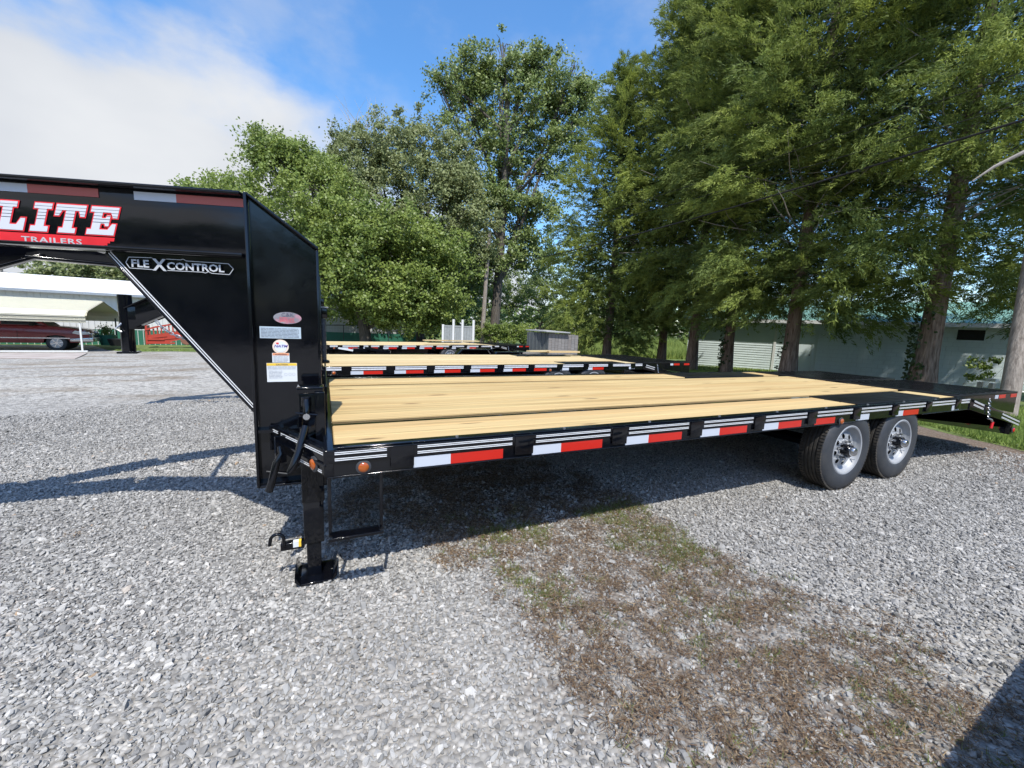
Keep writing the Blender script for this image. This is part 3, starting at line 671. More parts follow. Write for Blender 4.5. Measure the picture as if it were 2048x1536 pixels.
def build_trailer(main, label, loc=(0, 0, 0), rz=0, wood=PINE, group=None):
    T = thing('gooseneck_trailer', label, 'trailer', loc, rz, group)
    full = main
    # ---- main beams under the deck
    for yb in (BY, WID-BY):
        ibeam(MB(), (-.337, yb, .605), (XE, yb, .605), .31, .09).build('main_beam', PAINT, T)
    cm = MB()
    for i in range(18):
        x = .16+i*.37
        cm.box(x, x+.05, .035, WID-.035, .655, .735)
    cm.build('crossmembers', PAINT, T)['kind'] = 'stuff'
    # ---- side rails (both sides), rub rail, pockets, tape
    for sgn in (1, -1):
        Yf = (lambda y: y) if sgn > 0 else (lambda y: WID-y)
        def bx(mb, x0, x1, y0, y1, z0, z1): a, b = sorted((Yf(y0), Yf(y1))); return mb.box(x0, x1, a, b, z0, z1)
        rl = MB()
        bx(rl, .0, XE, .040, .046, .652, .772); bx(rl, .0, XE, .040, .100, .768, DH-.002); bx(rl, 0, 4.25, .0015, .040, .645, .652); bx(rl, 5.45, XE, .0015, .040, .645, .652)
        rl.build('side_channel', PAINT, T, .0025)
        bx(MB(), 0, XE, -.001, .006, .714, .774).build('rub_rail', PAINT, T, .0025)
        bx(MB(), 0, XE, .007, .013, .652, .7135).build('lower_rail', PAINT, T)
        for x in pk:                                                 # stake pockets: open square tubes
            s = MB(); h = .055; t_ = .006
            bx(s, x-h, x+h, -.008, -.002, .668, .7765); bx(s, x-h, x+h, .034, .0395, .690, .7765); bx(s, x-h, x-h+t_, -.002, .034, .690, .7765); bx(s, x+h-t_, x+h, -.002, .034, .690, .7765)
            s.build('stake_pocket', PAINT, T, .002 if main else 0)
        if sgn > 0 or not main:
            if sgn < 0: continue
        else: continue
        ed = [.03]+[v for x in pk for v in (x-.068, x+.068)]+[XE-.02]
        for a, b in zip(ed[::2], ed[1::2]):
            s = MB()
            zs = ((.7665, .7625), (.7585, .7545), (.7380, .7340), (.7300, .7260)) if main else ((.769, .753), (.743, .722))
            for zt, zb in zs: s.box(a+.004, b-.004, -.0028, -.0012, zb, zt)
            s.build('pinstripe_tape' if main else 'silver_tape', STRIPE if main else SILVERTAPE, T)
        for i in range(9):
            a = .386+SP*i; sp = .187; e = .476
            if i == 5: parts = (('r', .0, .29),)
            elif i == 6: parts = (('w', -.04, .17),)
            elif i == 7: parts = (('w', -.02, .12), ('r', .12, .42))
            elif i == 8: parts = (('w', .49, .66),)
            else: parts = (('w', 0, sp), ('r', sp, e))
            for c, u, v in parts:
                y = .0055
                MB().box(a+u, a+v, y-.0007, y+.0007, .6545, .7075).build('white_reflector' if c == 'w' else 'red_reflector', T_WHITE if c == 'w' else T_RED, T)
        lamp(T, .156, .684, AMBER, .007); lamp(T, 4.020, .664, AMBER, .004)
        if full:
            bl = MB()
            for x in np.arange(.62, 6.2, .652): bl.cyl((x, .058, DH-.003), (x, .058, DH+.006), .009, 8)
            bl.build('deck_bolts', STEEL, T)['kind'] = 'stuff'
    # ---- deck: planks, beams between them, bulkhead, plates
    MB().box(.034, XE, .503, .62, .70, DH-.016).build('beam_cap', PAINT, T); MB().box(.034, XE, WID-.62, WID-.503, .70, DH-.016).build('beam_cap', PAINT, T)
    add_planks(T, wood, .104, .500, .034, 4.445, 3); add_planks(T, wood, .622, WID-.622, .034, 6.455, 10); add_planks(T, wood, WID-.500, WID-.104, .034, 4.445, 3)
    for ya, yb in ((.102, .52), (WID-.52, WID-.102)):
        MB().box(4.455, 6.05, ya, yb, .755, DH+.004).build('fender_plate', PLATE, T, .002)
        MB().box(6.055, 6.40, ya, yb, .735, DH-.003).build('plank', wood, T)
        MB().box(4.44, 6.06, ya+.02, yb, .735, .7545).build('fender_frame', PAINT, T)
    fb = MB(); fb.box(-.012, .030, .0, WID, .655, DH+.0005); fb.box(.0, .014, .80, WID-.04, DH+.001, DH+.17); fb.build('front_bulkhead', PAINT, T, .002)
    fr = MB(); fr.box(-.30, -.014, .67, WID-.67, .70, .76); fr.build('front_tray', PAINT, T, .003)
    # ---- risers, neck beams, gussets
    for sgn in (1, -1):
        mY = (lambda v: Vector(v)) if sgn > 0 else mirror_y
        def mpoly(mb, pts, off): mb.poly([mY(p) for p in pts], Vector((off[0], off[1]*sgn, off[2])))
        m = MB()
        mpoly(m, [(-.325, .57, .462), (-.026, .57, .462), (-.026, .57, 1.716), (-.325, .57, 1.944)], (0, .012, 0))
        r = m.build('riser', PAINT, T)
        m = MB()
        mpoly(m, [(-.340, .512, .447), (-.326, .512, .447), (-.326, .512, 1.952), (-.340, .512, 1.952)], (0, .128, 0))
        mpoly(m, [(-.028, .512, .447), (-.014, .512, .447), (-.014, .512, 1.712), (-.028, .512, 1.712)], (0, .128, 0))
        mpoly(m, [(-.3255, .512, .447), (-.0285, .512, .447), (-.0285, .512, .459), (-.3255, .512, .459)], (0, .128, 0))
        mpoly(m, [(-.3258, .512, 1.940), (-.0142, .512, 1.7125), (-.0142, .512, 1.7275), (-.3258, .512, 1.955)], (0, .128, 0))
        m.build('riser_flange', PAINT, T, .003)
        # neck beam
        P0 = Vector((-.341, .5785, 1.802)); P1 = P0+ND*1.34; P2 = P0+ND*2.14-Vector((0, 0, .42))
        if sgn < 0: P0, P1, P2 = mirror_y(P0), mirror_y(P1), mirror_y(P2)
        ibeam(MB(), P0, P1, .31, .112).build('neck_beam', PAINT, T, .003)
        ibeam(MB(), P1-Vector((0, 0, .004)), P2, .30, .108).build('neck_drop_beam', PAINT, T, .003)
        # gusset below the neck
        nd = ND if sgn > 0 else Vector((ND.x, -ND.y, 0)); no = NO if sgn > 0 else Vector((NO.x, -NO.y, 0)); Pn = Vector((-.341, .5785, 0)) if sgn > 0 else mirror_y((-.341, .5785, 0))
        Q = lambda s_, z, o=0: Pn+nd*s_+no*o+Vector((0, 0, z))
        MB().poly([Q(.0, 1.646), Q(.650, 1.646), Q(.0, .862)], no*.006).build('gusset', PAINT, T)
        g = MB(); dd = (Q(.650, 1.646)-Q(0, .862)).normalized(); 
        g.obox(Q(.0, .850, 0), dd, no, dd.cross(no), 0, 1.02, -.03, .006, -.006, .006); g.build('gusset_flange', PAINT, T, .002)
        if sgn > 0:
            st = MB(); inn = dd.cross(no); inn = inn if inn.z > 0 else -inn
            for k in (.003, .014): st.obox(Q(0, .862, 0), dd, no, inn, .015, 1.0, .0068, .0080, k, k+.0045)
            tag(st.build('pinstripe_tape', STRIPE, T), kind='stuff')
        if sgn > 0 and full:
            wb = MB(); zz = .87
            while zz < 1.93: wb.tube([(-.3425, .5705, zz), (-.3425, .5705, zz+.011)], [.0030+random.random()*.0012, .0018], 6); zz += .0105
            wb.build('weld_bead', PAINT, T)['kind'] = 'stuff'
            wr = MB().tube([(-.30, .565, .52), (-.2, .55, .50), (-.12, .5, .56), (-.06, .44, .60), (.05, .2, .62), (.13, .06, .66)], .0045, 6); wr.build('wiring', RUBBER, T, smooth=True)
        # jacks
        jack(T, .335 if sgn > 0 else WID-.335, sgn, full and sgn > 0)
    cx = -.341-.719/.33
    cx += .10; m = MB(); m.box(cx-.02, cx+.16, 1.295-.07, 1.295+.07, 1.22, 1.54); m.build('neck_head', PAINT, T, .004)
    c = MB().cyl((cx-.02, 1.295, .90), (cx-.02, 1.295, 1.70), .080, 24).build('coupler_tube', PAINT, T, smooth=True)
    MB().box(cx-.13, cx+.09, 1.295-.11, 1.295+.11, .872, .90).build('coupler_base', PAINT, c, .003)
    MB().tube([(cx-.06, 1.24, 1.30), (cx-.12, 1.2, 1.22), (cx-.05, 1.18, 1.18)], .014, 8).build('latch_handle', STEEL, c)
    m = MB()
    for i, s_ in enumerate((.02, .80)):
        a = Vector((-.341, .60, 1.70+.1*(i == 0)))+ND*s_; b = mirror_y(a); MB().bar(a, b, .04, .05).build('neck_crossbar', PAINT, T)
    # ---- wing from the front corner back to the riser
    a, b = Vector((0, 0, 0)), Vector((-.262, .545, 0)); d = (b-a).normalized(); no = Vector((-d.y, d.x, 0)); no = no if no.y < 0 else -no; L = (b-a).length
    for sgn in (1, -1):
        A = a if sgn > 0 else mirror_y(a); D = d if sgn > 0 else Vector((d.x, -d.y, 0)); NN = no if sgn > 0 else Vector((no.x, -no.y, 0)); Z = Vector((0, 0, 1))
        m = MB(); m.obox(A, D, NN, Z, 0, L, -.012, 0, .655, DH-.0005); m.obox(A, D, NN, Z, 0, L, -.055, -.0122, DH-.013, DH-.001); m.obox(A, D, NN, Z, 0, L, -.055, -.0122, .648, .660)
        m.obox(A, D, NN, Z, 0, L, -.0, .012, .700, .714); m.obox(A, D, NN, Z, L-.004, L+.006, -.06, .012, .645, DH+.004)
        wg = m.build('front_wing', PAINT, T, .003)
        if sgn > 0 and full:
            s = MB()
            for u0, u1 in ((.03, .49), (.53, .60)):
                for zz in (.758, .749): s.obox(A, D, NN, Z, u0, min(u1, L-.01), .0002, .0016, zz, zz+.004)
            for u0, u1 in ((.045, .27),):
                for zz in (.671, .662): s.obox(A, D, NN, Z, u0, u1, .0002, .0016, zz, zz+.004)
            s.build('pinstripe_tape', STRIPE, T)
            lamp(T, (A+D*.115).x, .688, AMBER, (A+D*.115).y-.001, NN, .026)
            MB().obox(A, D, NN, Z, .43, .445, -.0, .05, .62, .76).build('wing_bracket', PAINT, T)
    m = MB(); m.poly([(-.02, .04, .70), (-.255, .5, .70), (-.02, .5, .70)], (0, 0, .01)); m.build('wing_plate', PAINT, T)
    # ---- step hanging under the near rail
    if full:
        st = MB(); y0, y1 = .045, .052
        st.box(.002, .017, .036, .054, .345, .648); st.box(.231, .246, .036, .054, .345, .648); st.box(.0172, .2308, .015, .085, .340, .348)
        st.box(.002, .246, .010, .0145, .335, .350)
        st.build('step', PAINT, T, .0018)
        # far side jack crank stowed upright
        hc = MB().cyl((-.004, 2.25, .985), (-.004, 2.25, 1.36), .026, 16); h = hc.build('stowed_crank', simple('blue_black_tube', (.05, .065, .09), .25, .3), T, smooth=True)
        MB().lathe([(.05, 0), (.052, .01), (.05, .022), (.03, .03)], (-.004, 2.25, .955), (0, 0, 1), 20).build('crank_clamp', PAINT, h, smooth=True)
        MB().box(-.045, .035, 2.215, 2.285, 1.365, 1.46).build('crank_head', PAINT, h, .006); MB().box(-.05, .045, 2.2, 2.3, 1.4605, 1.472).build('crank_plate', STEEL, h); MB().box(-.035, .01, 2.22, 2.28, 1.473, 1.54).build('top_block', PAINT, h, .005)
    # ---- wheels
    for x in (4.238, 5.135):
        wheel(T, x, .030, full, -1)
        if full: wheel(T, x, WID-.030, False, 1)
        MB().cyl((x, .25, .38), (x, WID-.25, .38), .055, 14).build('axle', PAINT, T)
    m = MB(); m.bar((3.6, .33, .62), (4.24, .33, .50), .06, .02); m.bar((4.24, .33, .50), (4.69, .33, .60), .06, .02); m.bar((4.69, .33, .6), (5.14, .33, .5), .06, .02); m.bar((5.14, .33, .5), (5.75, .33, .62), .06, .02); m.build('leaf_springs', PAINT, T)
    # ---- beavertail
    sl = (8.08-6.55, .432-.775); ang = math.atan2(sl[1], sl[0])
    for sgn in (1, -1):
        Yf = (lambda y: y) if sgn > 0 else (lambda y: WID-y)
        m = MB(); a_, b_ = sorted((Yf(-.001), Yf(.04)))
        m.hexa([(XE+.002, a_, .648), (8.06, a_, .36), (8.06, b_, .36), (XE+.002, b_, .648), (XE+.002, a_, .774), (8.10, a_, .430), (8.10, b_, .430), (XE+.002, b_, .774)])
        m.build('beavertail_rail', PAINT, T, .003)
    if True:
        D = Vector((sl[0], 0, sl[1])).normalized(); Zp = Vector((-D.z, 0, D.x)); O = Vector((6.555, -.001, .775)); s = MB()
        for u0, u1 in ((.05, .34), (.93, 1.54)):
            for k in ((-.026, -.020), (-.036, -.030), (-.066, -.060), (-.077, -.071)) : s.obox(O, D, Vector((0, -1, 0)), Zp, u0, u1, .0006, .0022, k[0], k[1])
        tag(s.build('pinstripe_tape', STRIPE, T), kind='stuff')
    m = MB(); m.hexa([(5.40, .06, .585), (7.9, .06, .25), (7.9, WID-.06, .25), (5.40, WID-.06, .585), (5.42, .06, .60), (7.9, .06, .33), (7.9, WID-.06, .33), (5.42, WID-.06, .60)]); m.build('tail_underframe', PAINT, T)
    m = MB(); m.box(7.88, 7.96, .02, WID-.02, .25, .40); m.build('tail_bumper', PAINT, T, .004)
    lamp(T, 7.93, .31, REDL, .012, (0, -1, 0), .028, 'side_tail_lamp')
    m = MB(); m.hexa([(XE, .042, .70), (8.05, .042, .38), (8.05, WID-.042, .38), (XE, WID-.042, .70), (XE, .042, .74), (8.05, .042, .41), (8.05, WID-.042, .41), (XE, WID-.042, .74)]); m.build('beavertail_deck', PLATE, T)
    # ramps folded level with the deck
    for y0, y1 in ((.10, 1.27), (1.37, 2.50)):
        rp = MB().box(6.46 if y0 < 1 else 6.5, 8.20, y0, y1, DH-.012, DH+.006).build('ramp', PLATE, T, .002)
        m = MB()
        for yy in (y0, y1-.03): m.hexa([(6.6, yy, .72), (8.19, yy, .50), (8.19, yy+.03, .50), (6.6, yy+.03, .72), (6.6, yy, DH-.013), (8.19, yy, DH-.013), (8.19, yy+.03, DH-.013), (6.6, yy+.03, DH-.013)])
        m.box(8.16, 8.19, y0+.031, y1-.031, .52, DH-.013); m.build('ramp_frame', PAINT, rp)
        g = MB()
        for k in range(9): g.box(6.65+.17*k, 6.68+.17*k, y0+.05, y1-.05, DH+.0065, DH+.014)
        g.build('ramp_cleats', PAINT, rp)['kind'] = 'stuff'
        MB().box(8.2005, 8.202, y0+.1, y0+.55, .70, .75).build('red_reflector', T_RED, rp)
        if y0 < 1:
            for xa, xb in ((7.62, 7.82), (7.98, 8.17)): MB().box(xa, xb, y0-.0022, y0-.0008, .712, .757).build('red_reflector', T_RED, rp)
            MB().box(7.50, 7.60, y0-.0022, y0-.0008, .712, .757).build('white_reflector', T_WHITE, rp)
    # chain and red-handled latch
    m = MB()
    for k in range(9):
        z = .74-.026*k; c_ = Vector((6.93+.008*k, -.02, z)); ax = Vector((1, 0, 0)) if k % 2 else Vector((0, 1, 0)); up_ = Vector((0, 0, 1)); sdv = ax.cross(up_)
        m.tube([c_+up_*.018*math.cos(t)+sdv*.010*math.sin(t) for t in np.linspace(0, 2*PI, 9)], .0035, 5, False)
    m.build('latch_chain', CHROME, T)
    MB().tube([(6.98, -.024, .52), (7.05, -.03, .505), (7.10, -.03, .47)], .010, 8).build('latch_bar', STEEL, T)
    MB().tube([(7.10, -.03, .475), (7.08, -.032, .40)], .014, 10).build('latch_grip', simple('red_grip', (.55, .015, .02), .35), T, smooth=True)
    return T

TR = build_trailer(True, 'black flatbed gooseneck trailer in front with tan pine deck, pinstripes and lettered neck')
# ---- lettering and decals of the front trailer
def build_decals(T):
    Pn = Vector((-.337, .57, 0)) ; U = -ND                            # text runs to the right = towards the riser
    def FM(s, z, off=.0075):                                        # frame on the neck web: x right, y up, z out
        O = Pn+ND*s+NO*off+Vector((0, 0, z)); return Matrix(((U.x, 0, NO.x, O.x), (U.y, 0, NO.y, O.y), (0, 1, 0, O.z), (0, 0, 0, 1)))
    def fbox(name, s0, s1, z0, z1, mat, off=.0075, parent=T, t=.0012):
        m = MB(); m.obox(Pn, ND, NO, Vector((0, 0, 1)), s1, s0, off, off+t, z0, z1); return m.build(name, mat, parent)
    # conspicuity tape
    for c, s0, s1 in (('r', .010, .317), ('w', .317, .505), ('r', .660, .962), ('w', .962, 1.15), ('r', 1.30, 1.60)):
        fbox('red_reflector' if c == 'r' else 'white_reflector', s1, s0, 1.892, 1.931, NECKRED if c == 'r' else T_WHITE, .0008)
    # big slab letters
    def P2(pts, s, z, w_, h_, sh, off, mat, name, parent, thick=.0012, grow=0):
        if grow:
            n = len(pts); Q = [Vector((a*w_, b*h_)) for a, b in pts]; R2 = []
            for i in range(n):
                a, b, c = Q[i-1], Q[i], Q[(i+1) % n]; d1 = (b-a).normalized(); d2 = (c-b).normalized(); n1 = Vector((d1.y, -d1.x)); n2 = Vector((d2.y, -d2.x)); k = n1+n2
                k = k/max(.35, k.dot(n1)) if k.length > 1e-6 else n1; R2.append(b+k*grow)
            Q = R2
        else: Q = [Vector((a*w_, b*h_)) for a, b in pts]
        F_ = FM(s, z, off); m = MB(); m.poly([F_ @ Vector((q.x+q.y*sh, q.y, 0)) for q in Q], NO*thick); return m.build(name, mat, parent)
    GL = dict(
     I=[(0, 0), (1, 0), (1, .19), (.74, .19), (.74, .81), (1, .81), (1, 1), (0, 1), (0, .81), (.26, .81), (.26, .19), (0, .19)],
     L=[(0, 0), (1, 0), (1, .44), (.84, .44), (.72, .20), (.48, .20), (.48, .81), (.62, .81), (.62, 1), (0, 1), (0, .81), (.14, .81), (.14, .19), (0, .19)],
     T=[(.22, 0), (.78, 0), (.78, .17), (.65, .17), (.65, .80), (.78, .80), (.86, .60), (1, .60), (1, 1), (0, 1), (0, .60), (.14, .60), (.22, .80), (.35, .80), (.35, .17), (.22, .17)],
     E=[(0, 0), (1, 0), (1, .40), (.86, .40), (.74, .19), (.44, .19), (.44, .41), (.58, .41), (.62, .32), (.74, .32), (.74, .70), (.62, .70), (.58, .60), (.44, .60), (.44, .81), (.74, .81), (.84, .62), (1, .62), (1, 1), (0, 1), (0, .81), (.14, .81), (.14, .19), (0, .19)])
    for ch, s, w_ in (('E', 1.262, .122), ('L', 1.118, .118), ('I', .972, .074), ('T', .880, .128), ('E', .730, .120)):
        P2(GL[ch], s, 1.719, w_, .130, .30, .0011, REDINK, 'letter_outline', T, grow=.0055)
        P2(GL[ch], s, 1.719, w_, .130, .30, .0026, LETTER, 'letter', T)
    m = MB(); F_ = FM(0, 0, .0004)
    pts = [(-1.42, 1.655), (-.668, 1.655), (-.668, 1.662), (-.655, 1.662), (-.655, 1.671), (-.642, 1.671), (-.642, 1.681), (-.630, 1.681), (-.630, 1.691), (-.612, 1.691), (-.607, 1.708), (-1.42, 1.708)]
    m.poly([F_ @ Vector((a, b, 0)) for a, b in pts], NO*.0006); m.build('red_banner', REDINK, T)
    textmesh('lettering', 'TRAILERS', .036, LETW, T, FM(.752, 1.667, .0016), .0006, align='RIGHT', sx=1.62, spacing=1.08)
    # FLEXCONTROL panel on the gusset
    Fm = FM(.545, 1.5775, .0125); tilt = Matrix.Rotation(-.0, 4, 'Z')
    textmesh('lettering', 'FLE', .050, LETW, T, FM(.538, 1.575, .0105), .0012, sx=1.12); textmesh('lettering', 'X', .078, LETW, T, FM(.437, 1.564, .0112), .0022, sx=1.0); textmesh('lettering', 'CONTROL', .049, LETW, T, FM(.377, 1.571, .0105), .0012, sx=1.12)
    loop = [(-.560, 1.594), (-.545, 1.620), (-.44, 1.6225)], [(-.376, 1.620), (-.31, 1.6195), (-.30, 1.624), (-.285, 1.616), (-.09, 1.613), (-.068, 1.589), (-.088, 1.560), (-.17, 1.562), (-.185, 1.569), (-.20, 1.562), (-.215, 1.5655), (-.375, 1.5655)], [(-.44, 1.566), (-.545, 1.568), (-.560, 1.594)]
    m = MB(); F2 = FM(0, 0, .0104)
    for lp in loop:
        for a, b in zip(lp, lp[1:]): m.bar(F2 @ Vector((*a, 0)), F2 @ Vector((*b, 0)), .0028, .0014, NO)
    m.build('panel_outline', LETW, T)
    # stickers on the riser web (plane y=.57)
    Y0 = .57; k = 1.0
    RM = lambda x, z, off=.0016: Matrix(((1, 0, 0, x), (0, 0, -1, Y0-off), (0, 1, 0, z), (0, 0, 0, 1)))
    def rb(name, x0, x1, z0, z1, mat, off, parent=T): return MB().box(x0, x1, Y0-off-.0006, Y0-off, z0, z1).build(name, mat, parent)
    def lines(par, x0, x1, z0, z1, n, mat=INK, off=.0024):
        m = MB()
        for i in range(n):
            z = z1-(z1-z0)*(i+.5)/n; x = x0
            while x < x1-.003:
                l = min(random.uniform(.006, .03), x1-x); m.box(x, x+l, Y0-off-.0004, Y0-off, z-.0010, z+.0010); x += l+.003
            if random.random() < .3: pass
        o = m.build('print_lines', mat, par); o['kind'] = 'stuff'
    sc = (1.9334+Y0)/(1.9334+.52); cz = CAM.z
    fx = lambda x: x*sc; fz = lambda z: cz+(z-cz)*sc
    ov = MB(); ov.poly([(fx(-.168)+.066*math.cos(t), Y0-.001, fz(1.355)+.031*math.sin(t)) for t in np.linspace(0, 2*PI, 28, endpoint=False)], (0, -.0008, 0)); ov = ov.build('oval_sticker', OVAL, T)
    textmesh('lettering', 'C&K', .026, INK, ov, RM(fx(-.168), fz(1.355)+.008, .0024), .0004, align='CENTER', sx=1.15)
    lines(ov, fx(-.205), fx(-.135), fz(1.355)-.024, fz(1.355)+.004, 4, REDINK)
    x0, x1, z0, z1 = fx(-.296), fx(-.108), fz(1.248), fz(1.308); s1 = rb('pale_blue_sticker', x0, x1, z0, z1, LABELBLUE, .001); lines(s1, x0+.006, x1-.01, z0+.004, z1-.006, 7)
    nc = (fx(-.205), fz(1.205)); m = MB(); m.poly([(nc[0]+.038*math.cos(t), Y0-.001, nc[1]+.038*math.sin(t)) for t in np.linspace(0, 2*PI, 28, endpoint=False)], (0, -.0006, 0)); rd = m.build('round_sticker', simple('tan_print', (.72, .60, .50), .5), T)
    m = MB(); m.poly([(nc[0]+.029*math.cos(t), Y0-.0018, nc[1]+.029*math.sin(t)) for t in np.linspace(0, 2*PI, 28, endpoint=False)], (0, -.0005, 0)); m.build('inner_disc', LABEL, rd)
    textmesh('lettering', 'NATM', .019, simple('blue_print', (.10, .07, .32), .5), rd, RM(nc[0], nc[1]-.003, .0028), .0004, align='CENTER', sx=1.15, shear=.3)
    MB().box(nc[0]-.02, nc[0]-.008, Y0-.0029, Y0-.0024, nc[1]+.013, nc[1]+.022).build('red_mark', REDINK, rd)
    x0, x1, z0, z1 = fx(-.245), fx(-.166), fz(1.122), fz(1.172); s2 = rb('warning_sticker', x0, x1, z0, z1, LABEL, .001); rb('orange_band', x0+.002, x1-.002, z1-.013, z1-.001, ORG, .0018, s2)
    textmesh('lettering', 'WARNING', .0095, INK, s2, RM((x0+x1)/2, z1-.011, .0028), .0002, align='CENTER', sx=1.2); lines(s2, x0+.005, x1-.006, z0+.003, z1-.016, 5, simple('grey_ink', (.35, .36, .4), .6))
    x0, x1, z0, z1 = fx(-.272), fx(-.132), fz(1.020), fz(1.119); s3 = rb('caution_sticker', x0, x1, z0, z1, LABEL, .001); rb('yellow_band', x0+.001, x1-.001, z1-.014, z1-.001, YEL, .0018, s3)
    textmesh('lettering', 'CAUTION', .0105, INK, s3, RM((x0+x1)/2, z1-.0115, .0028), .0002, align='CENTER', sx=1.2); gi = simple('grey_print', (.40, .42, .46), .6)
    lines(s3, x0+.004, x1-.006, z1-.034, z1-.016, 3, gi); lines(s3, x0+.01, x0+.072, z0+.018, z1-.038, 6, gi)
    m = MB()
    for q in (.088, .108, .126):
        m.lathe([(.0075, 0), (.0075, .0004), (.0065, .0004), (.0065, 0)], (x0+q, Y0-.0022, z0+.040), (0, -1, 0), 10, True)
    m.build('print_rings', gi, s3)
    m = MB(); m.box(fx(-.262), fx(-.225), Y0-.0006, Y0+.0001, fz(1.63), fz(1.82)); m.box(fx(-.262), fx(-.225)+.0, Y0-.003, Y0-.0007, fz(1.818), fz(1.824)); m.build('hatch_plate', PAINT, T)
NECKRED = tape('faded_reflective_red', (.42, .07, .065))
build_decals(TR)

T2 = build_trailer(False, 'black gooseneck flatbed with silver side tape standing directly behind the front trailer', (-.03, 4.62, -.107), math.radians(4.2), PALEPINE, 'gooseneck trailers parked behind the front one')
T3 = build_trailer(False, 'farthest black gooseneck flatbed, its pale deck seen end on before the trees', (.13, 11.65, -.177), math.radians(14.5), PALEPINE, 'gooseneck trailers parked behind the front one')
tag(TR, group=None)
def chain_on(T):
    m = MB(); base = Vector((-2.05, .98, 1.38)); pts = []
    for t in np.linspace(0, 1, 26): pts.append(base+Vector((.95*t, -.26*t, .24*t-.36*math.sin(PI*t)**.8 - .02)))
    for k, (a, b) in enumerate(zip(pts, pts[1:])):
        d = (b-a).normalized(); c = (a+b)/2; s_ = d.cross(Vector((0, 0, 1))).normalized() if k % 2 else d.cross(Vector((0, 1, .2))).normalized()
        m.tube([c+d*.036*math.cos(t)+s_*.018*math.sin(t) for t in np.linspace(0, 2*PI, 9)], .007, 5, False)
    m.build('safety_chain', STEEL, T)
chain_on(T2)

# loose boards lying on the rear trailers
def board(px, py, depth, l, wd, rz, label, z=None, mat=PALEPINE):
    p = W(px, py, depth); m = MB(); m.box(-l/2, l/2, -wd/2, wd/2, 0, .04); o = m.build('lumber_board', mat); o.location = p; o.rotation_euler = (0, 0, rz)
    tag(o, label, 'board', 'loose lumber on the rear trailers'); return o
board(1073, 707, 10.2, 1.0, .14, .5, 'short pale board left of the shed, lowest of the loose lumber', mat=OLDWOOD); board(1078, 704, 10.25, .75, .14, .3, 'short tan board lying on top of the lowest board by the shed')
board(1125, 705, 10.6, 1.0, .2, .1, 'wide pale board in front of the weathered shed wall'); board(873, 682, 15.4, 1.0, .25, .2, 'pale board on the farthest trailer left of the vinyl fence')
board(928, 683, 15.6, 1.2, .25, .2, 'pale board on the farthest trailer below the white vinyl posts')

# small low trailer with black fenders between the two rear trailers
def small_trailer():
    f0 = W(955, 702, 11.2); g0 = ground(f0.x, f0.y); ax = math.radians(4)
    T = thing('utility_trailer', 'low black utility trailer with sloped fenders half hidden between the rear flatbeds', 'trailer', (f0.x, f0.y, g0), ax)
    zt = f0.z-g0+.0
    def fen(x, top):
        m = MB(); w2 = .5; pts = [(x-w2-.16, 0, top-.24), (x-w2+.06, 0, top), (x+w2-.06, 0, top), (x+w2+.16, 0, top-.24), (x+w2+.1, 0, top-.26), (x+w2-.08, 0, top-.03), (x-w2+.08, 0, top-.03), (x-w2-.1, 0, top-.26)]
        m.poly(pts, (0, .28, 0)); f = m.build('fender', PAINT, T, .004)
        m = MB(); m.poly([(x-w2+.08, .27, top-.031), (x+w2-.08, .27, top-.031), (x+w2+.1, .27, top-.27), (x-w2-.1, .27, top-.27)], (0, .01, 0)); m.build('fender_skirt', PAINT, f)
        w_ = MB().lathe([(.18, 0), (.30, .01), (.33, .04), (.33, .18), (.30, .2), (.18, .2)], (x, .04, .33), (0, 1, 0), 28).build('wheel', RUBBER, T, smooth=True)
    top = zt+.05; fen(0, top); fen(1.05, top-.07)
    m = MB(); m.box(-3.2, 2.2, .3, .38, .42, .52); m.box(-3.2, 2.2, 1.7, 1.78, .42, .52); m.box(-3.2, -3.1, .3, 1.78, .42, .52); m.box(2.1, 2.2, .38, 1.70, .42, .52); m.build('frame', PAINT, T)
    m = MB(); m.box(-3.1, 2.1, .38, 1.7, .53, .56); m.build('deck', OLDWOOD, T)
    m = MB(); m.bar((-3.2, .35, .47), (-4.4, 1.04, .47), .08, .1); m.bar((-3.2, 1.73, .47), (-4.4, 1.04, .47), .08, .1); m.build('drawbar', PAINT, T)
    return T
small_trailer()
def black_hitch():
    # second tongue with jack and posts seen against the grass strip
    c = W(737, 701, 12.6); g0 = ground(c.x, c.y); T = thing('trailer_tongue', 'black trailer tongue with jack post and white coupler tip before the farthest trailer', 'trailer tongue', (c.x, c.y, g0), math.radians(5)); z = c.z-g0
    m = MB(); m.bar((-.45, 0, z+.02), (.55, .05, z-.02), .1, .1); m.bar((-.1, 0, z+.07), (.6, -.3, z-.02), .07, .09); m.build('drawbar', PAINT, T)
    m = MB(); m.box(-.46, -.40, -.03, .03, 0, z); m.box(.0, .06, -.03, .03, 0, z+.02); m.box(.17, .22, -.03, .03, 0, z); m.box(.55, .61, -.03, .03, 0, z); m.build('post', PAINT, T)
    MB().cyl((.06, .12, .1), (.06, .12, z+.16), .04, 12).build('jack', PAINT, T); MB().bar((-.46, 0, z+.0), (-.86, -.05, z+.07), .09, .05).build('coupler_tip', LABEL, T)
black_hitch()
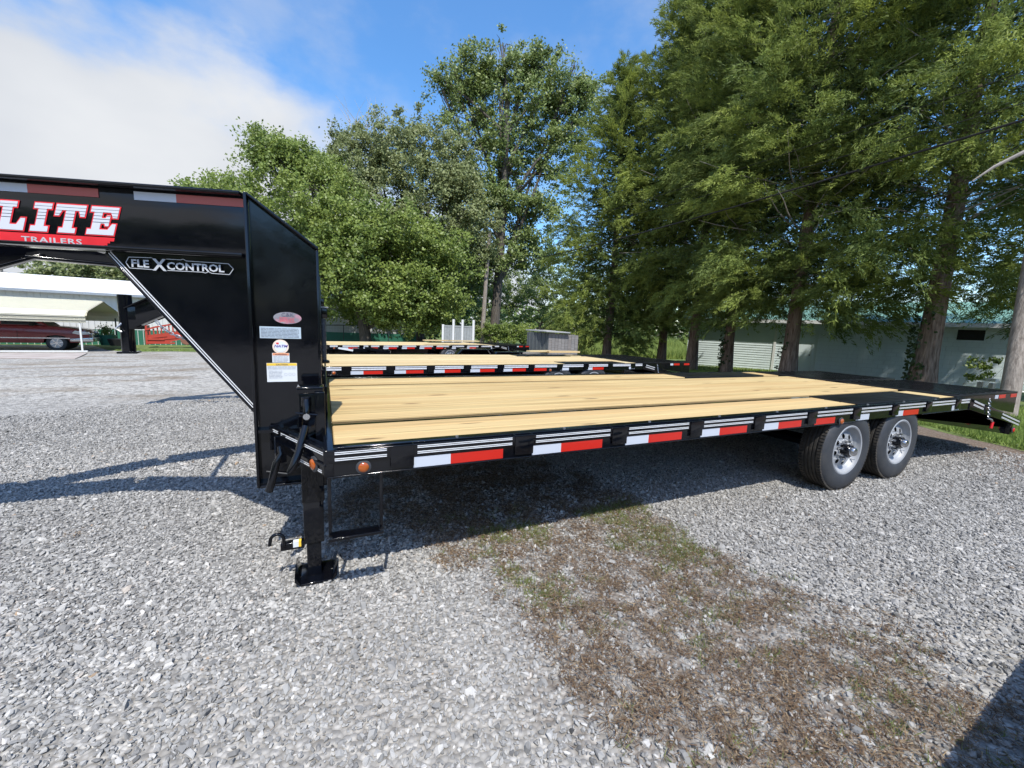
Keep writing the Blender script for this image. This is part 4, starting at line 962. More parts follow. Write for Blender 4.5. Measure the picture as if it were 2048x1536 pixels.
# black corner of another rig at lower right: tapered tube frame
def corner_rig():
    T = thing('black_drawbar', 'glossy black steel drawbar cut off by the lower right corner, shading the gravel', 'drawbar', (0, 0, 0))
    m = MB(); m.poly([(1.52, -1.86, .29), (1.64, -1.73, .29), (1.95, -1.71, .29), (3.2, -1.62, .29), (3.2, -2.2, .29), (1.52, -2.2, .29)], (0, 0, .10)); m.build('beam', PAINT, T, .016)
    m = MB(); m.box(2.3, 2.38, -1.95, -1.87, 0, .29); m.build('leg', PAINT, T)
    MB().box(1.66, 1.70, -1.80, -1.77, .3905, .393).build('painted_highlight', T_WHITE, T)  # white chip painting a highlight onto the black beam
corner_rig()

# ================================================================== BUILDINGS AND YARD (left)
A2 = (rt*.84+fw*.54); A2.z = 0; A2.normalize(); B2 = Vector((-A2.y, A2.x, 0)); 
if B2.dot(fw) < 0: B2 = -B2
ZV = Vector((0, 0, 1)); RZ = math.atan2(A2.y, A2.x)
def mid(a, b, t): return a.lerp(b, t)

def barn():
    p0 = W(250, 688, 29.0); g = p0.z; T = thing('metal_barn', 'long white metal barn with green skirt and white roof behind the carport', 'barn', (p0.x, p0.y, g), RZ)
    u0, u1, H, Dp = -9.6, 11, 3.42, 7.0
    m = MB(); m.box(u0, u1, 0, Dp, 1.0, H); m.build('wall', WHITE, T)
    m = MB(); m.box(u0-.02, u1+.02, -.03, Dp, -.2, .99); m.build('green_skirt', GREENM, T)
    r = MB(); w_ = .3; x = u0
    while x < u1: r.box(x, x+.05, -.03, -.001, 1.0, H); r.box(x+.13, x+.16, -.055, -.031, -.1, .98); x += w_
    r.build('siding_ribs', WHITE, T)['kind'] = 'stuff'
    rr = MB()
    rr.hexa([(u0-.4, -.5, H-.02), (u1+.4, -.5, H-.02), (u1+.4, Dp/2, H+1.1), (u0-.4, Dp/2, H+1.1), (u0-.4, -.5, H+.06), (u1+.4, -.5, H+.06), (u1+.4, Dp/2, H+1.18), (u0-.4, Dp/2, H+1.18)])
    rr.hexa([(u0-.4, Dp/2, H+1.1), (u1+.4, Dp/2, H+1.1), (u1+.4, Dp+.5, H-.02), (u0-.4, Dp+.5, H-.02), (u0-.4, Dp/2, H+1.18), (u1+.4, Dp/2, H+1.18), (u1+.4, Dp+.5, H+.06), (u0-.4, Dp+.5, H+.06)])
    rr.build('roof', ROOFW, T)
    MB().box(u0-.4, u1+.4, -.62, -.5, H-.12, H+.04).build('gutter', STEEL, T)
    gp = MB(); gp.poly([(u1, 0, H), (u1, Dp, H), (u1, Dp/2, H+1.05)], (-.1, 0, 0)); gp.build('gable', WHITE, T)
barn()

def carport():
    p = W(165, 703, 22.0); g = p.z; T = thing('carport', 'open cream metal carport with rounded eaves sheltering the maroon pickup', 'carport', (p.x, p.y, g), RZ)
    L0 = -16.0; Wd = 6.6; zl = 1.55; ze = 2.05; za = 2.75                   # lip, curve top, apex
    prof = [(-.02, zl), (-.02, ze-.15), (.10, ze), (.32, ze+.12), (Wd/2, za), (Wd-.32, ze+.12), (Wd-.10, ze), (Wd+.02, ze-.15), (Wd+.02, zl)]
    m = MB()
    for (y0, z0), (y1, z1) in zip(prof, prof[1:]):
        m.hexa([(L0, y0, z0-.015), (.25, y0, z0-.015), (.25, y1, z1-.015), (L0, y1, z1-.015), (L0, y0, z0+.015), (.25, y0, z0+.015), (.25, y1, z1+.015), (L0, y1, z1+.015)])
    rf = m.build('roof', CREAM, T)
    rb = MB(); n = 12
    for i in range(n):
        t = i/(n-1)*2.6; y = .34+t*1.12; y = min(y, Wd/2-.05); z = ze+.12+(y-.32)/(Wd/2-.32)*(za-ze-.12)+.02
        rb.box(L0, .25, y-.02, y+.02, z, z+.03)
    for z in (zl+.12, zl+.3): rb.box(L0, .25, -.06, -.036, z, z+.03)
    rb.build('roof_ribs', CREAM, rf)['kind'] = 'stuff'
    tr = MB()
    for (y0, z0), (y1, z1) in zip(prof[1:-1], prof[2:-1]): tr.bar((.262, y0, z0), (.262, y1, z1), .02, .09, (1, 0, 0))
    tr.build('gable_trim', simple('tan_trim', (.36, .33, .24), .6), T)
    for x in (0, -3.1, -6.2, -9.3, -12.4): MB().box(x-.035, x+.035, .0, .07, -.02, zl+.1).build('post', PVC, T)
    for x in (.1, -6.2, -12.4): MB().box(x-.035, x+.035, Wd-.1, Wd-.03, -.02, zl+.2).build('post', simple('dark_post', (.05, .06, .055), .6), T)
    MB().box(L0, .2, -.02, .09, -.02, .05).build('base_rail', PVC, T)
carport()

def pickup():
    p = W(115, 701.5, 22.9); T = thing('pickup_truck', 'maroon pickup truck parked under the cream carport, nose to the right', 'pickup truck', (p.x, p.y, p.z), RZ); T.scale = (1.1, 1.1, 1.13)
    # local: x forward (nose at +), wheel centre at 0, near side y=0, far side y=1.8
    NX = lambda x: x if x < .43 else .43+(x-.43)*2.1
    def sec(pts, y0, y1, name, mat, par=T, bev=.03): m = MB(); m.poly([(NX(x), y0, z) for x, z in pts], (0, y1-y0, 0)); return m.build(name, mat, par, bev)
    body = [(-4.3, .42), (-4.3, 1.20), (-2.3, 1.18), (-1.15, 1.20), (-.15, 1.20), (.35, 1.15), (.70, 1.04), (.80, .80), (.80, .42), (.46, .40), (.43, .56), (.30, .72), (.0, .78), (-.30, .72), (-.43, .56), (-.46, .38), (-2.9, .38), (-2.93, .56), (-3.06, .72), (-3.36, .78), (-3.66, .72), (-3.8, .56), (-3.83, .42)]
    b = sec(body, 0, 1.8, 'body', CARRED)
    cab = [(-3.05, 1.17), (-2.95, 1.78), (-1.35, 1.84), (-.95, 1.76), (-.22, 1.19)]
    sec(cab, .12, 1.68, 'cab', CARRED, bev=.05)
    for pts in ([(-2.85, 1.25), (-2.78, 1.68), (-1.92, 1.72), (-1.92, 1.25)], [(-1.82, 1.25), (-1.82, 1.73), (-1.12, 1.69), (-.50, 1.25)]): sec(pts, .108, .13, 'side_window', GLASS, bev=0)
    m = MB(); m.poly([(-.30, .2, 1.23), (-.92, .2, 1.72), (-.92, 1.6, 1.72), (-.30, 1.6, 1.23)], (.02, 0, .02)); m.build('windscreen', GLASS, T)
    MB().box(-4.25, .5, -.012, -.001, .60, .645).build('side_trim', CHROME, T)
    MB().bar((-2.62, -.008, 1.0), (-2.62, -.008, .45), .006, .012, (0, 1, 0)).build('door_gap', DARK, T)
    MB().bar((-1.30, -.008, 1.0), (-1.30, -.008, .45), .006, .012, (0, 1, 0)).build('door_gap', DARK, T)
    MB().box(-2.5, -2.34, -.02, -.001, .92, .955).build('door_handle', CARRED, T); MB().box(-.85, -.68, -.16, -.02, 1.2, 1.36).build('side_mirror', DARK, T, .03)
    m = MB(); m.box(1.19, 1.36, -.03, 1.83, .46, .66); m.hexa([(.5, -.03, .46), (1.20, -.03, .46), (1.20, .0, .46), (.5, 0, .46), (.5, -.03, .60), (1.20, -.03, .66), (1.20, 0, .66), (.5, 0, .60)]); m.build('front_bumper', CHROME, T, .02)
    sec([(.50, .88), (.56, 1.02), (.77, .95), (.805, .84), (.64, .80)], -.006, .3, 'headlight', LAMPG, bev=.01); sec([(.50, .88), (.56, 1.02), (.77, .95), (.805, .84), (.64, .80)], 1.5, 1.806, 'headlight', LAMPG, bev=.01)
    MB().box(1.21, 1.25, .35, 1.45, .66, .88).build('grille', CHROME, T, .01)
    for x in (0, -3.36):
        for y, o in ((.0, 1), (1.8, -1)):
            wr = link('wheel', None, None, T, (x, y, .375)); MB().lathe([(.23, .0), (.30, -.01), (.36, .01), (.375, .04), (.375, .2), (.34, .23)], (0, 0, 0), (0, o, 0), 36).build('tyre', RUBBER, wr, smooth=True)
            rm = MB(); rm.lathe([(.235, -.005), (.235, .012), (.20, .02), (.20, .03)], (0, 0, 0), (0, o, 0), 30)
            rm.build('rim', STEEL, wr, smooth=True)
            sp = MB()
            for k in range(6):
                a = 2*PI*k/6+.2; sp.hexa([(math.cos(a+s1)*r, o*-.012+o*d_, math.sin(a+s1)*r) for d_ in (.012, 0) for s1, r in ((-.28, .05), (.28, .05), (.14, .22), (-.14, .22))])
            sp.build('spokes', CHROME, rm_ if False else wr)
            MB().cyl((0, o*-.02, 0), (0, o*.0, 0), .055, 16).build('hub_cap', CHROME, wr, smooth=True)
    # dark wheel wells
    for x in (0, -3.36): MB().cyl((x, .05, .40), (x, 1.75, .40), .40, 24).build('wheel_well', DARK, T)
pickup()

def wagon():
    p = W(292, 689, 27.0); z = p.z; T = thing('red_wagon', 'old red slatted farm wagon tilted against the barn skirt', 'wagon', (p.x, p.y, z), RZ)
    k = 817/27; m = MB()
    m.poly([(.05, 0, .0), (.05, 0, .60), (2.6, 0, 1.08), (2.6, 0, .62), (1.0, 0, .10)], (0, .06, 0)); m.build('side_panel', WAGON, T)
    top = MB(); top.bar((.5, -.02, 1.15), (2.7, -.02, 1.70), .08, .10); top.bar((.0, -.02, .95), (.5, -.02, 1.15), .08, .10); top.build('top_rail', WAGON, T)
    for i in range(12):
        x = .20+i*.2; zt_ = (.98+.5*x*.4) if x < .5 else 1.13+(x-.5)*.25; MB().box(x, x+.07, .0, .05, .58+x*.19, zt_).build('slat', WAGON, T)
    for i, (xa, za) in enumerate(((.3, .45), (.9, .36), (1.5, .52))): MB().bar((xa, -.02, za), (xa+.8, -.02, za+.12), .02, .05).build('brace', WAGON, T)
    MB().box(0, .12, -.03, .9, 0, 1.25).build('corner_post', WAGON, T); MB().box(.05, .95, -.05, -.001, .3, .42).build('step_board', WAGON, T); MB().box(.05, 1.5, -.05, -.001, .05, .16).build('step_board', WAGON, T)
    wh = MB().lathe([(.30, 0), (.33, .03), (.33, .14), (.29, .17), (.20, .15), (.20, .02)], (2.15, -.25, .33), (0, 1, 0), 28).build('wheel', simple('rusty_rim', (.22, .09, .06), .7), T, smooth=True)
wagon()
def plantpot():
    p = W(216, 690, 25.5); T = thing('potted_shrub', 'small shrub in a green tub against the barn by the carport', 'potted plant', tuple(p)); 
    MB().lathe([(.32, 0), (.42, .55), (.45, .55), (.45, .62), (.40, .62), (.38, .5)], (0, 0, 0), (0, 0, 1), 20).build('tub', GREENM, T, smooth=True)
    n = 500; c = rng.normal(0, .18, (n, 3))+[0, 0, .85]; V, F = leaf_quads(c, rand_unit(n), rand_unit(n), .12, .06); np_mesh('foliage', V, F, MAPLEL, T, {'tint': np.repeat(rng.random(n)*.4, 4)})
    MB().tube([(0, 0, .5), (.02, 0, .95)], .03, 6).build('stem', BARK, T)
    p = W(243, 691, 25); T = thing('dark_planter', 'dark low planter standing in shade behind the gooseneck coupler', 'planter', tuple(p)); MB().lathe([(.5, 0), (.6, .35), (.62, .4)], (0, 0, 0), (0, 0, 1), 18).build('tub', DARK, T)
plantpot()

# ------------------------------------------------------------------ grey building, chain fence, vinyl fence, shed (middle)
def greybuilding():
    p = W(640, 684, 31.0); d = W(800, 681, 33.0)-p; d.z = 0; L = d.length; rz = math.atan2(d.y, d.x); T = thing('grey_building', 'grey metal sided building with dark green base in the shade of the maples', 'building', tuple(p), rz); 
    MB().box(-5, L+1.5, 0, 6, .78, 3.0).build('wall', GREYW, T); MB().box(-5.02, L+1.52, -.03, 6, -.3, .775).build('green_base', GREENM, T)
    r = MB(); x = -5
    while x < L+1.5: r.box(x, x+.05, -.03, -.001, .78, 3.0); x += .3
    r.build('siding_ribs', GREYW, T)['kind'] = 'stuff'
    m = MB(); m.hexa([(-5.4, -.5, 2.95), (L+1.9, -.5, 2.95), (L+1.9, 3, 4.0), (-5.4, 3, 4.0), (-5.4, -.5, 3.05), (L+1.9, -.5, 3.05), (L+1.9, 3, 4.1), (-5.4, 3, 4.1)]); m.build('roof', ZINC, T)
greybuilding()
def chainfence():
    a, b = W(640, 650, 27.5), W(905, 652, 29.5); ga = ground(a.x, a.y); T = thing('chain_fence', 'dark wire fence with thin posts along the grey building', 'fence', (a.x, a.y, 0)); 
    la = Vector((0, 0, a.z)); lb = Vector((b.x-a.x, b.y-a.y, b.z)); MB().tube([la, lb], .028, 6).build('top_rail', simple('dark_rail', (.03, .04, .035), .5), T)
    for i in range(7):
        q = la.lerp(lb, i/6); MB().tube([(q.x, q.y, ground(a.x+q.x, a.y+q.y)-.05), (q.x, q.y, q.z+.02)], .03, 6).build('post', STEEL if i == 3 else MATS['dark_rail'], T)
    m = MB()
    for i in range(90):
        q = la.lerp(lb, i/90); z0 = ground(a.x+q.x, a.y+q.y); m.tube([(q.x, q.y, z0), (q.x, q.y, q.z)], .004, 3, False)
    for k in range(7): m.tube([(la.x, la.y, la.z-.2*(k+1)), (lb.x, lb.y, lb.z-.2*(k+1))], .004, 3, False)
    m.build('wire_mesh', MATS['dark_rail'], T)['kind'] = 'stuff'
chainfence()
def vinylfence():
    D = 22.6; a, b = W(886, 683, D+.3), W(946.6, 683, D); top = W(946.6, 640, D); d = b-a; d.z = 0; L = d.length; rz = math.atan2(d.y, d.x); gg = ground(b.x, b.y); H = top.z-gg; T = thing('vinyl_fence', 'white vinyl privacy fence with tall square posts at its right end', 'fence', (a.x, a.y, gg), rz)
    gv = simple('shaded_vinyl', (.28, .30, .30), .5); PX = (886, 907, 925, 946.6)  # white panels get a greyer vinyl, shade put into the colour
    for i, f in enumerate(PX): x = L*(f-886)/60.6; MB().box(x-.055, x+.055, -.055, .055, -.1, H if i > 0 else H-.3).build('post', PVC, T)
    xs = [L*(f-886)/60.6 for f in PX]
    for x0, x1 in zip(xs, xs[1:]):
        n = max(2, int((x1-x0)/.17)); wd = (x1-x0-.15)/n
        pn = MB()
        for i in range(n): pn.box(x0+.075+i*wd+.004, x0+.075+(i+1)*wd-.004, -.015, .015, 0, H-.42)
        pn.box(x0+.076, x1-.076, -.03, .03, H-.4195, H-.34); tag(pn.build('panel', gv, T), kind='stuff')
vinylfence()
def shed():
    a = W(1098, 664, 19.0); g = ground(a.x, a.y); H = a.z-g; d = W(1157, 668, 18.6)-a; d.z = 0; L = d.length; rz = math.atan2(d.y, d.x); T = thing('old_shed', 'small weathered grey shed with low rusty tin roof before the tall grass', 'shed', (a.x, a.y, g), rz)
    n = 9; wd = L/n
    for i in range(n):
        h = H-.02-.06*(i/n)-random.uniform(0, .04); o = MB().box(i*wd+.005, (i+1)*wd-.005, 0, .03, 0, h).build('board', OLDWOOD, T)
    m = MB(); m.box(0, L, .031, .05, 0, H-.12); m.build('wall_back', DARK, T)
    # left side wall of dark corrugated sheets, receding
    e = W(1053, 664, 20.3)-a; e.z = 0; e = Matrix.Rotation(-rz, 3, 'Z') @ e; s = MB(); 
    for i in range(12):
        p0 = e*(i/12); p1 = e*((i+1)/12-.02); off = Vector((e.y, -e.x, 0)).normalized()*(.02 if i % 2 else .0)
        s.hexa([p0+off, p1+off, p1+off+Vector((.03, .03, 0)), p0+off+Vector((.03, .03, 0)), p0+off+ZV*(H-.04), p1+off+ZV*(H-.04), p1+off+Vector((.03, .03, H-.04)), p0+off+Vector((.03, .03, H-.04))])
    s.build('side_sheeting', simple('dark_sheet', (.10, .115, .12), .6), T)
    m = MB(); q = e+Vector((-.1, -.1, 0)); m.hexa([(-.1, -.15, H), (L*.75, -.15, H-.02), (L*.75+e.x, e.y+.2, H+.03), (e.x-.1, e.y+.2, H+.03), (-.1, -.15, H+.05), (L*.75, -.15, H+.03), (L*.75+e.x, e.y+.2, H+.08), (e.x-.1, e.y+.2, H+.08)]); m.build('roof', ZINC, T)
shed()

# ------------------------------------------------------------------ long pale building on the right
def longbuilding():
    a = W(1608, 742, 21.5); b = W(1863, 761, 18.8); d = b-a; d.z = 0; d.normalize(); rz = math.atan2(d.y, d.x); T = thing('long_building', 'long pale blue outbuilding with lap siding, block wall and green roof behind the cedars', 'building', tuple(a), rz)
    inv = Matrix.Rotation(-rz, 3, 'Z'); wx = lambda px: None
    def X(px):                                            # where the view ray through px meets the wall line
        r = ray(px, 720); r.z = 0; n = Vector((-d.y, d.x, 0)); t = (a-CAM).dot(n)/r.dot(n); q = CAM+r*t; return (q-Vector((a.x, a.y, q.z))).dot(d)
    x0, x1, x2, x3 = X(1372), X(1545), X(1588), X(1632); x4 = X(2110)
    H = 2.55
    # lap siding
    def laps(xa, xb, z0, z1, name):
        m = MB(); z = z0
        while z < z1-.01:
            m.hexa([(xa, -.028, z), (xb, -.028, z), (xb, .0, z), (xa, 0, z), (xa, -.006, z+.125), (xb, -.006, z+.125), (xb, 0, z+.125), (xa, 0, z+.125)]); z += .13
        m.build(name, PALEBLUE, T)['kind'] = 'stuff'
    MB().box(x0, x3, .001, 5.5, -.4, H).build('wall', PALEBLUE, T); laps(x0, x2-.05, -.2, H, 'lap_siding'); laps(x2+.75, x3-.03, -.2, H, 'lap_siding')
    MB().box(x2-.05, x2+.0, -.05, .0, -.2, 2.1).build('door_jamb', PALEBLUE, T); MB().box(x2+.70, x2+.75, -.05, 0, -.2, 2.1).build('door_jamb', PALEBLUE, T)
    dr = MB().box(x2+.005, x2+.695, -.03, .0, -.15, 1.95).build('door', PALEBLUE, T)
    m = MB(); m.box(x2+.1, x2+.6, -.036, -.0305, .1, .8); m.box(x2+.1, x2+.6, -.036, -.0305, .95, 1.8); m.build('door_panel', PALEBLUE, dr); MB().cyl((x2+.62, -.03, .85), (x2+.62, -.08, .85), .03, 10).build('door_knob', DARK, dr)
    MB().box(X(1543), X(1546)+.05, -.06, 0, -.3, H).build('corner_board', WHITE, T); MB().box(x3-.03, x3+.03, -.06, 0, -.3, H).build('corner_board', PALEBLUE, T)
    # block wall, joints recessed
    MB().box(x3+.031, x4, .012, 5.5, -.9, H).build('block_core', MORTAR, T)
    m = MB(); z = -.8; k = 0
    while z < H-.05:
        x = x3+.035-(.2 if k % 2 else 0)
        while x < x4:
            xa = max(x, x3+.035); xb = min(x+.392, x4); j = random.uniform(-.002, .004)
            if xb-xa > .05: m.box(xa, xb, -.006+j, .011, z, z+.192)
            x += .40
        z += .20; k += 1
    bl = m.build('blocks', BLOCKM, T); bl['kind'] = 'stuff'
    for pa, pb in ((1905, 1960),):
        w_ = MB().box(X(pa), X(pb), -.012, .0, H-.65, H-.2).build('window', DARK, T)
    # roof
    m = MB(); m.hexa([(x0-.4, -.45, H+.02), (x4+.4, -.45, H+.02), (x4+.4, 2.8, H+1.15), (x0-.4, 2.8, H+1.15), (x0-.4, -.45, H+.07), (x4+.4, -.45, H+.07), (x4+.4, 2.8, H+1.2), (x0-.4, 2.8, H+1.2)]); m.hexa([(x0-.4, 2.8, H+1.15), (x4+.4, 2.8, H+1.15), (x4+.4, 6, H+.02), (x0-.4, 6, H+.02), (x0-.4, 2.8, H+1.2), (x4+.4, 2.8, H+1.2), (x4+.4, 6, H+.07), (x0-.4, 6, H+.07)]); rf = m.build('roof', GREENROOF, T)
    rb = MB(); x = x0-.4
    while x < x4+.4: rb.hexa([(x, -.45, H+.071), (x+.04, -.45, H+.071), (x+.04, 2.8, H+1.201), (x, 2.8, H+1.201), (x, -.45, H+.1), (x+.04, -.45, H+.1), (x+.04, 2.8, H+1.23), (x, 2.8, H+1.23)]); x += .45
    rb.build('roof_ribs', GREENROOF, rf)['kind'] = 'stuff'
    MB().box(x0-.4, x4+.4, -.49, -.452, H-.1, H+.08).build('fascia', WHITE, T)
longbuilding()
def far_right_rail():
    a = W(1955, 757, 13.5); b = W(1995, 757, 13.0); T = thing('white_board', 'short white board propped on blocks left of the big pole', 'board', tuple(a)); d = b-a; MB().bar((0, 0, 0), (d.x, d.y, 0), .12, .10).build('board_top', PVC, T); MB().bar((d.x*.2, d.y*.2, -.1), (d.x*.2, d.y*.2, a.z*0-.5), .1, .2, (1, 0, 0)).build('block', STEEL, T); MB().bar((d.x*.8, d.y*.8, -.1), (d.x*.8, d.y*.8, -.5), .1, .2, (1, 0, 0)).build('block', STEEL, T)
    a = W(2030, 766, 12); b = W(2150, 772, 11.5); T = thing('white_gate_rail', 'white tubular rail behind the big pole at the right edge', 'rail', tuple(a)); d = b-a; m = MB(); m.tube([(0, 0, 0), tuple(d)], .04, 8); m.tube([(0, 0, -.25), tuple(d-ZV*.25)], .03, 8); m.build('rails', PVC, T); MB().tube([(0.02, 0, 0), (.02, 0, ground(a.x, a.y)-a.z)], .04, 8).build('post', PVC, T)
far_right_rail()

# ================================================================== TREES
def limb_pts(p0, d, L, n=6, droop=0.0, wob=.12):
    pts = [Vector(p0)]; d = Vector(d).normalized()
    for i in range(n):
        d = (d+Vector((random.uniform(-wob, wob), random.uniform(-wob, wob), random.uniform(-wob, wob)-droop/n))).normalized(); pts.append(pts[-1]+d*(L/n))
    return pts
def cedar(pxb, depth, H, R, label, crown0=.14, tr=.24, nlimb=120, elem=1.0, ne=70000, lean=(0, 0), ivy=0, tint=.25, bare=0, low_=.62, clear=.0):
    b = W(pxb, 720, depth); gx, gy = b.x, b.y; g = ground(gx, gy); T = thing('cedar_tree', label, 'tree', (gx, gy, g), 0, 'cedars along the right side')
    tk = MB(); n = 12; pts = [Vector((lean[0]*t*t*H+.1*math.sin(3*t), lean[1]*t*t*H, t*H*.97-.15)) for t in np.linspace(0, 1, n)]
    rs = [tr*(1.35 if i == 0 else 1.0)*(1-.93*(i/(n-1)))+.015 for i in range(n)]; 
    tk.tube(pts, rs, 14)
    for v in tk.bm.verts:                                              # fluted trunk
        a = math.atan2(v.co.y, v.co.x); v.co.x *= 1+.10*math.sin(5*a+v.co.z); v.co.y *= 1+.10*math.sin(5*a+v.co.z)
    tk.build('trunk', CEDARB, T, smooth=True)
    lb = MB(); segs = []
    for i in range(nlimb):
        t = crown0+(1-crown0)*(i+random.random())/nlimb; t = min(t, .985); h = t*H
        prof = R*min(1, (1-t)/.62)**.75*(.55+.45*min(1, (t-crown0+.04)/.12)); L = prof*random.uniform(.6, 1.12)+.25
        a = random.random()*2*PI; el = random.uniform(-.08, .30)+.75*t
        c = Vector((lean[0]*t*t*H, lean[1]*t*t*H, h)); pts = limb_pts(c, (math.cos(a)*math.cos(el), math.sin(a)*math.cos(el), math.sin(el)), L, 5, .18 if t < .5 else -.1, .14)
        rr = .014+.020*L/R*(1.1-t); lb.tube(pts, [rr*(1-.8*k/5) for k in range(6)], 5, False); segs.append((pts, L))
    for _ in range(bare):                                              # thin dead branches in the shade of the crown
        t = crown0*random.uniform(.75, 2.2); a = random.random()*2*PI; pts = limb_pts((lean[0]*t*t*H, lean[1]*t*t*H, t*H), (math.cos(a), math.sin(a), random.uniform(-.2, .3)), random.uniform(.6, 1.7), 5, .15, .2); lb.tube(pts, [.014*(1-.8*k/5)+.002 for k in range(6)], 4, False)
    lb.build('limbs', DEADB if bare else BARK, T)
    # boughs carry flat drooping fans of plumes, with shaded gaps between them
    nb = 260; m = 44; npl = int(ne*1.5)//m; low = crown0*low_; tb = low+(1-low)*((np.arange(nb)+rng.random(nb))/nb)**1.05; ab = (np.arange(nb)*2.39996+rng.normal(0, .35, nb)); prf = R*np.minimum(1, ((1-tb)/.55))**.72*(.66+.34*np.clip((tb-low)/.10, 0, 1))*rng.uniform(.74, 1.16, nb)
    btint = rng.random(nb)**1.3; cam_a = math.atan2(CAM.y-gy, CAM.x-gx)
    wq = (prf+.5)*np.where((tb < .30) & (np.abs((ab-cam_a+PI) % (2*PI)-PI) < clear), 0.0, 1.0); q = rng.choice(nb, npl, p=wq/wq.sum())
    f = .38+.66*rng.random(npl)**.7; rr_ = prf[q]*f; sp = .16+.20*prf[q]*(1.12-f); a = ab[q]+rng.normal(0, 1, npl)*sp/np.maximum(rr_, .3); t = tb[q]
    hz = t*H+rr_*(.34*(t > .3)+.06+.5*np.clip(t-.6, 0, 1))-.20*f*f*(t < .5)*prf[q]+rng.normal(0, .17, npl)
    C = np.stack([np.cos(a)*rr_+lean[0]*t*t*H, np.sin(a)*rr_+lean[1]*t*t*H, hz], -1)
    Dr = unit(np.stack([np.cos(a), np.sin(a), .25+.7*t-.75*(f > .85)*(t < .5)], -1)+rng.normal(0, .36, (npl, 3))); nn = npl*m
    u = rng.random((npl, m, 1)); PL = (.26*elem+.14)*rng.uniform(.6, 1.5, (npl, 1, 1))
    pos = C[:, None]+Dr[:, None]*u*PL+rng.normal(0, .065*elem**.5, (npl, m, 3))*(1.25-u*.9)*np.array([1, 1, .6]); pos[..., 2] -= (u[..., 0]**2)*PL[..., 0]*.35
    ax = unit(Dr[:, None]*1.1+rng.normal(0, .42, (npl, m, 3))+np.array([0, 0, -.22])); pos = pos.reshape(-1, 3); ax = ax.reshape(-1, 3)
    sd_ = unit(np.cross(ax, rand_unit(nn))); ln = rng.uniform(.07, .15, nn)*elem; V, F = blade_tris(pos, ax, sd_, ln, rng.uniform(.019, .034, nn)*elem)
    tn = np.clip(np.repeat(btint[q]*.75+rng.random(npl)*.35*(f > .6), m)+rng.random(nn)*.12+tint-.38, 0, 1)
    k = 9000; t = crown0+(1-crown0)*rng.random(k)*.97; a = rng.random(k)*2*PI; rr_ = R*np.minimum(1, ((1-t)/.55))**.72*.55*rng.random(k)**.5
    ci = np.stack([np.cos(a)*rr_+lean[0]*t*t*H, np.sin(a)*rr_+lean[1]*t*t*H, t*H], -1); V2, F2 = blade_tris(ci, unit(rng.normal(0, 1, (k, 3))*[1, 1, .5]), rand_unit(k), rng.uniform(.14, .30, k)*elem, rng.uniform(.05, .10, k)*elem)
    V = np.vstack([V, V2]); F = np.vstack([F, F2+nn*3]); tn = np.r_[tn, np.zeros(k)]
    np_mesh('crown', V, F, CEDARL, T, {'tint': np.repeat(tn, 3)})
    if ivy:
        n = ivy; z = rng.uniform(0, 2.6, n); a = rng.normal(math.atan2(CAM.y-gy, CAM.x-gx)+1.1*(-1), .5, n); r_ = tr*1.15+rng.random(n)*.12; c = np.stack([np.cos(a)*r_, np.sin(a)*r_, z], -1)
        V, F = leaf_quads(c, unit(rng.normal(0, .5, (n, 3))+[0, 0, -.6]), unit(np.stack([np.cos(a), np.sin(a), a*0+.3], -1)+rng.normal(0, .5, (n, 3))), rng.uniform(.08, .15, n), rng.uniform(.06, .1, n)); np_mesh('ivy', V, F, DARKL, T, {'tint': np.repeat(rng.random(n)*.3, 4)})
    return T
cedar(1212, 22.6, 15.2, 3.0, 'leftmost cedar of the row, pointed top against the blue sky', .10, .22, 90, 1.45, 72000, tint=.36)
cedar(1322, 21.5, 18.5, 3.2, 'second cedar from the left with slim dark trunk', .17, .19, 90, 1.4, 76000, bare=14, tint=.34, low_=.8)
cedar(1383, 19.0, 18.5, 3.2, 'third cedar from the left, dark trunk beside the meadow grass', .18, .21, 90, 1.3, 84000, bare=14, tint=.25, low_=.8)
cedar(1453, 16.8, 18.0, 3.2, 'fourth cedar, thin dark trunk wrapped in ivy before the siding wall', .20, .19, 90, 1.22, 100000, ivy=260, bare=16, tint=.34, low_=.75)
cedar(1577, 13.9, 17.0, 3.5, 'cedar with reddish sunlit trunk in front of the door', .19, .225, 100, 1.15, 165000, ivy=60, bare=22, tint=.28, low_=.68, clear=.25)
cedar(1850, 11.6, 15.5, 3.7, 'cedar with thickest pale peeling trunk left of the utility pole', .25, .265, 110, 1.08, 190000, lean=(.01, 0), ivy=330, bare=46, tint=.28, low_=.80, clear=.45)
cedar(2290, 11.8, 15.5, 3.8, 'rightmost cedar whose boughs overhang the frame edge beside the pole', .22, .25, 100, 1.08, 150000, tint=.2, low_=.8)

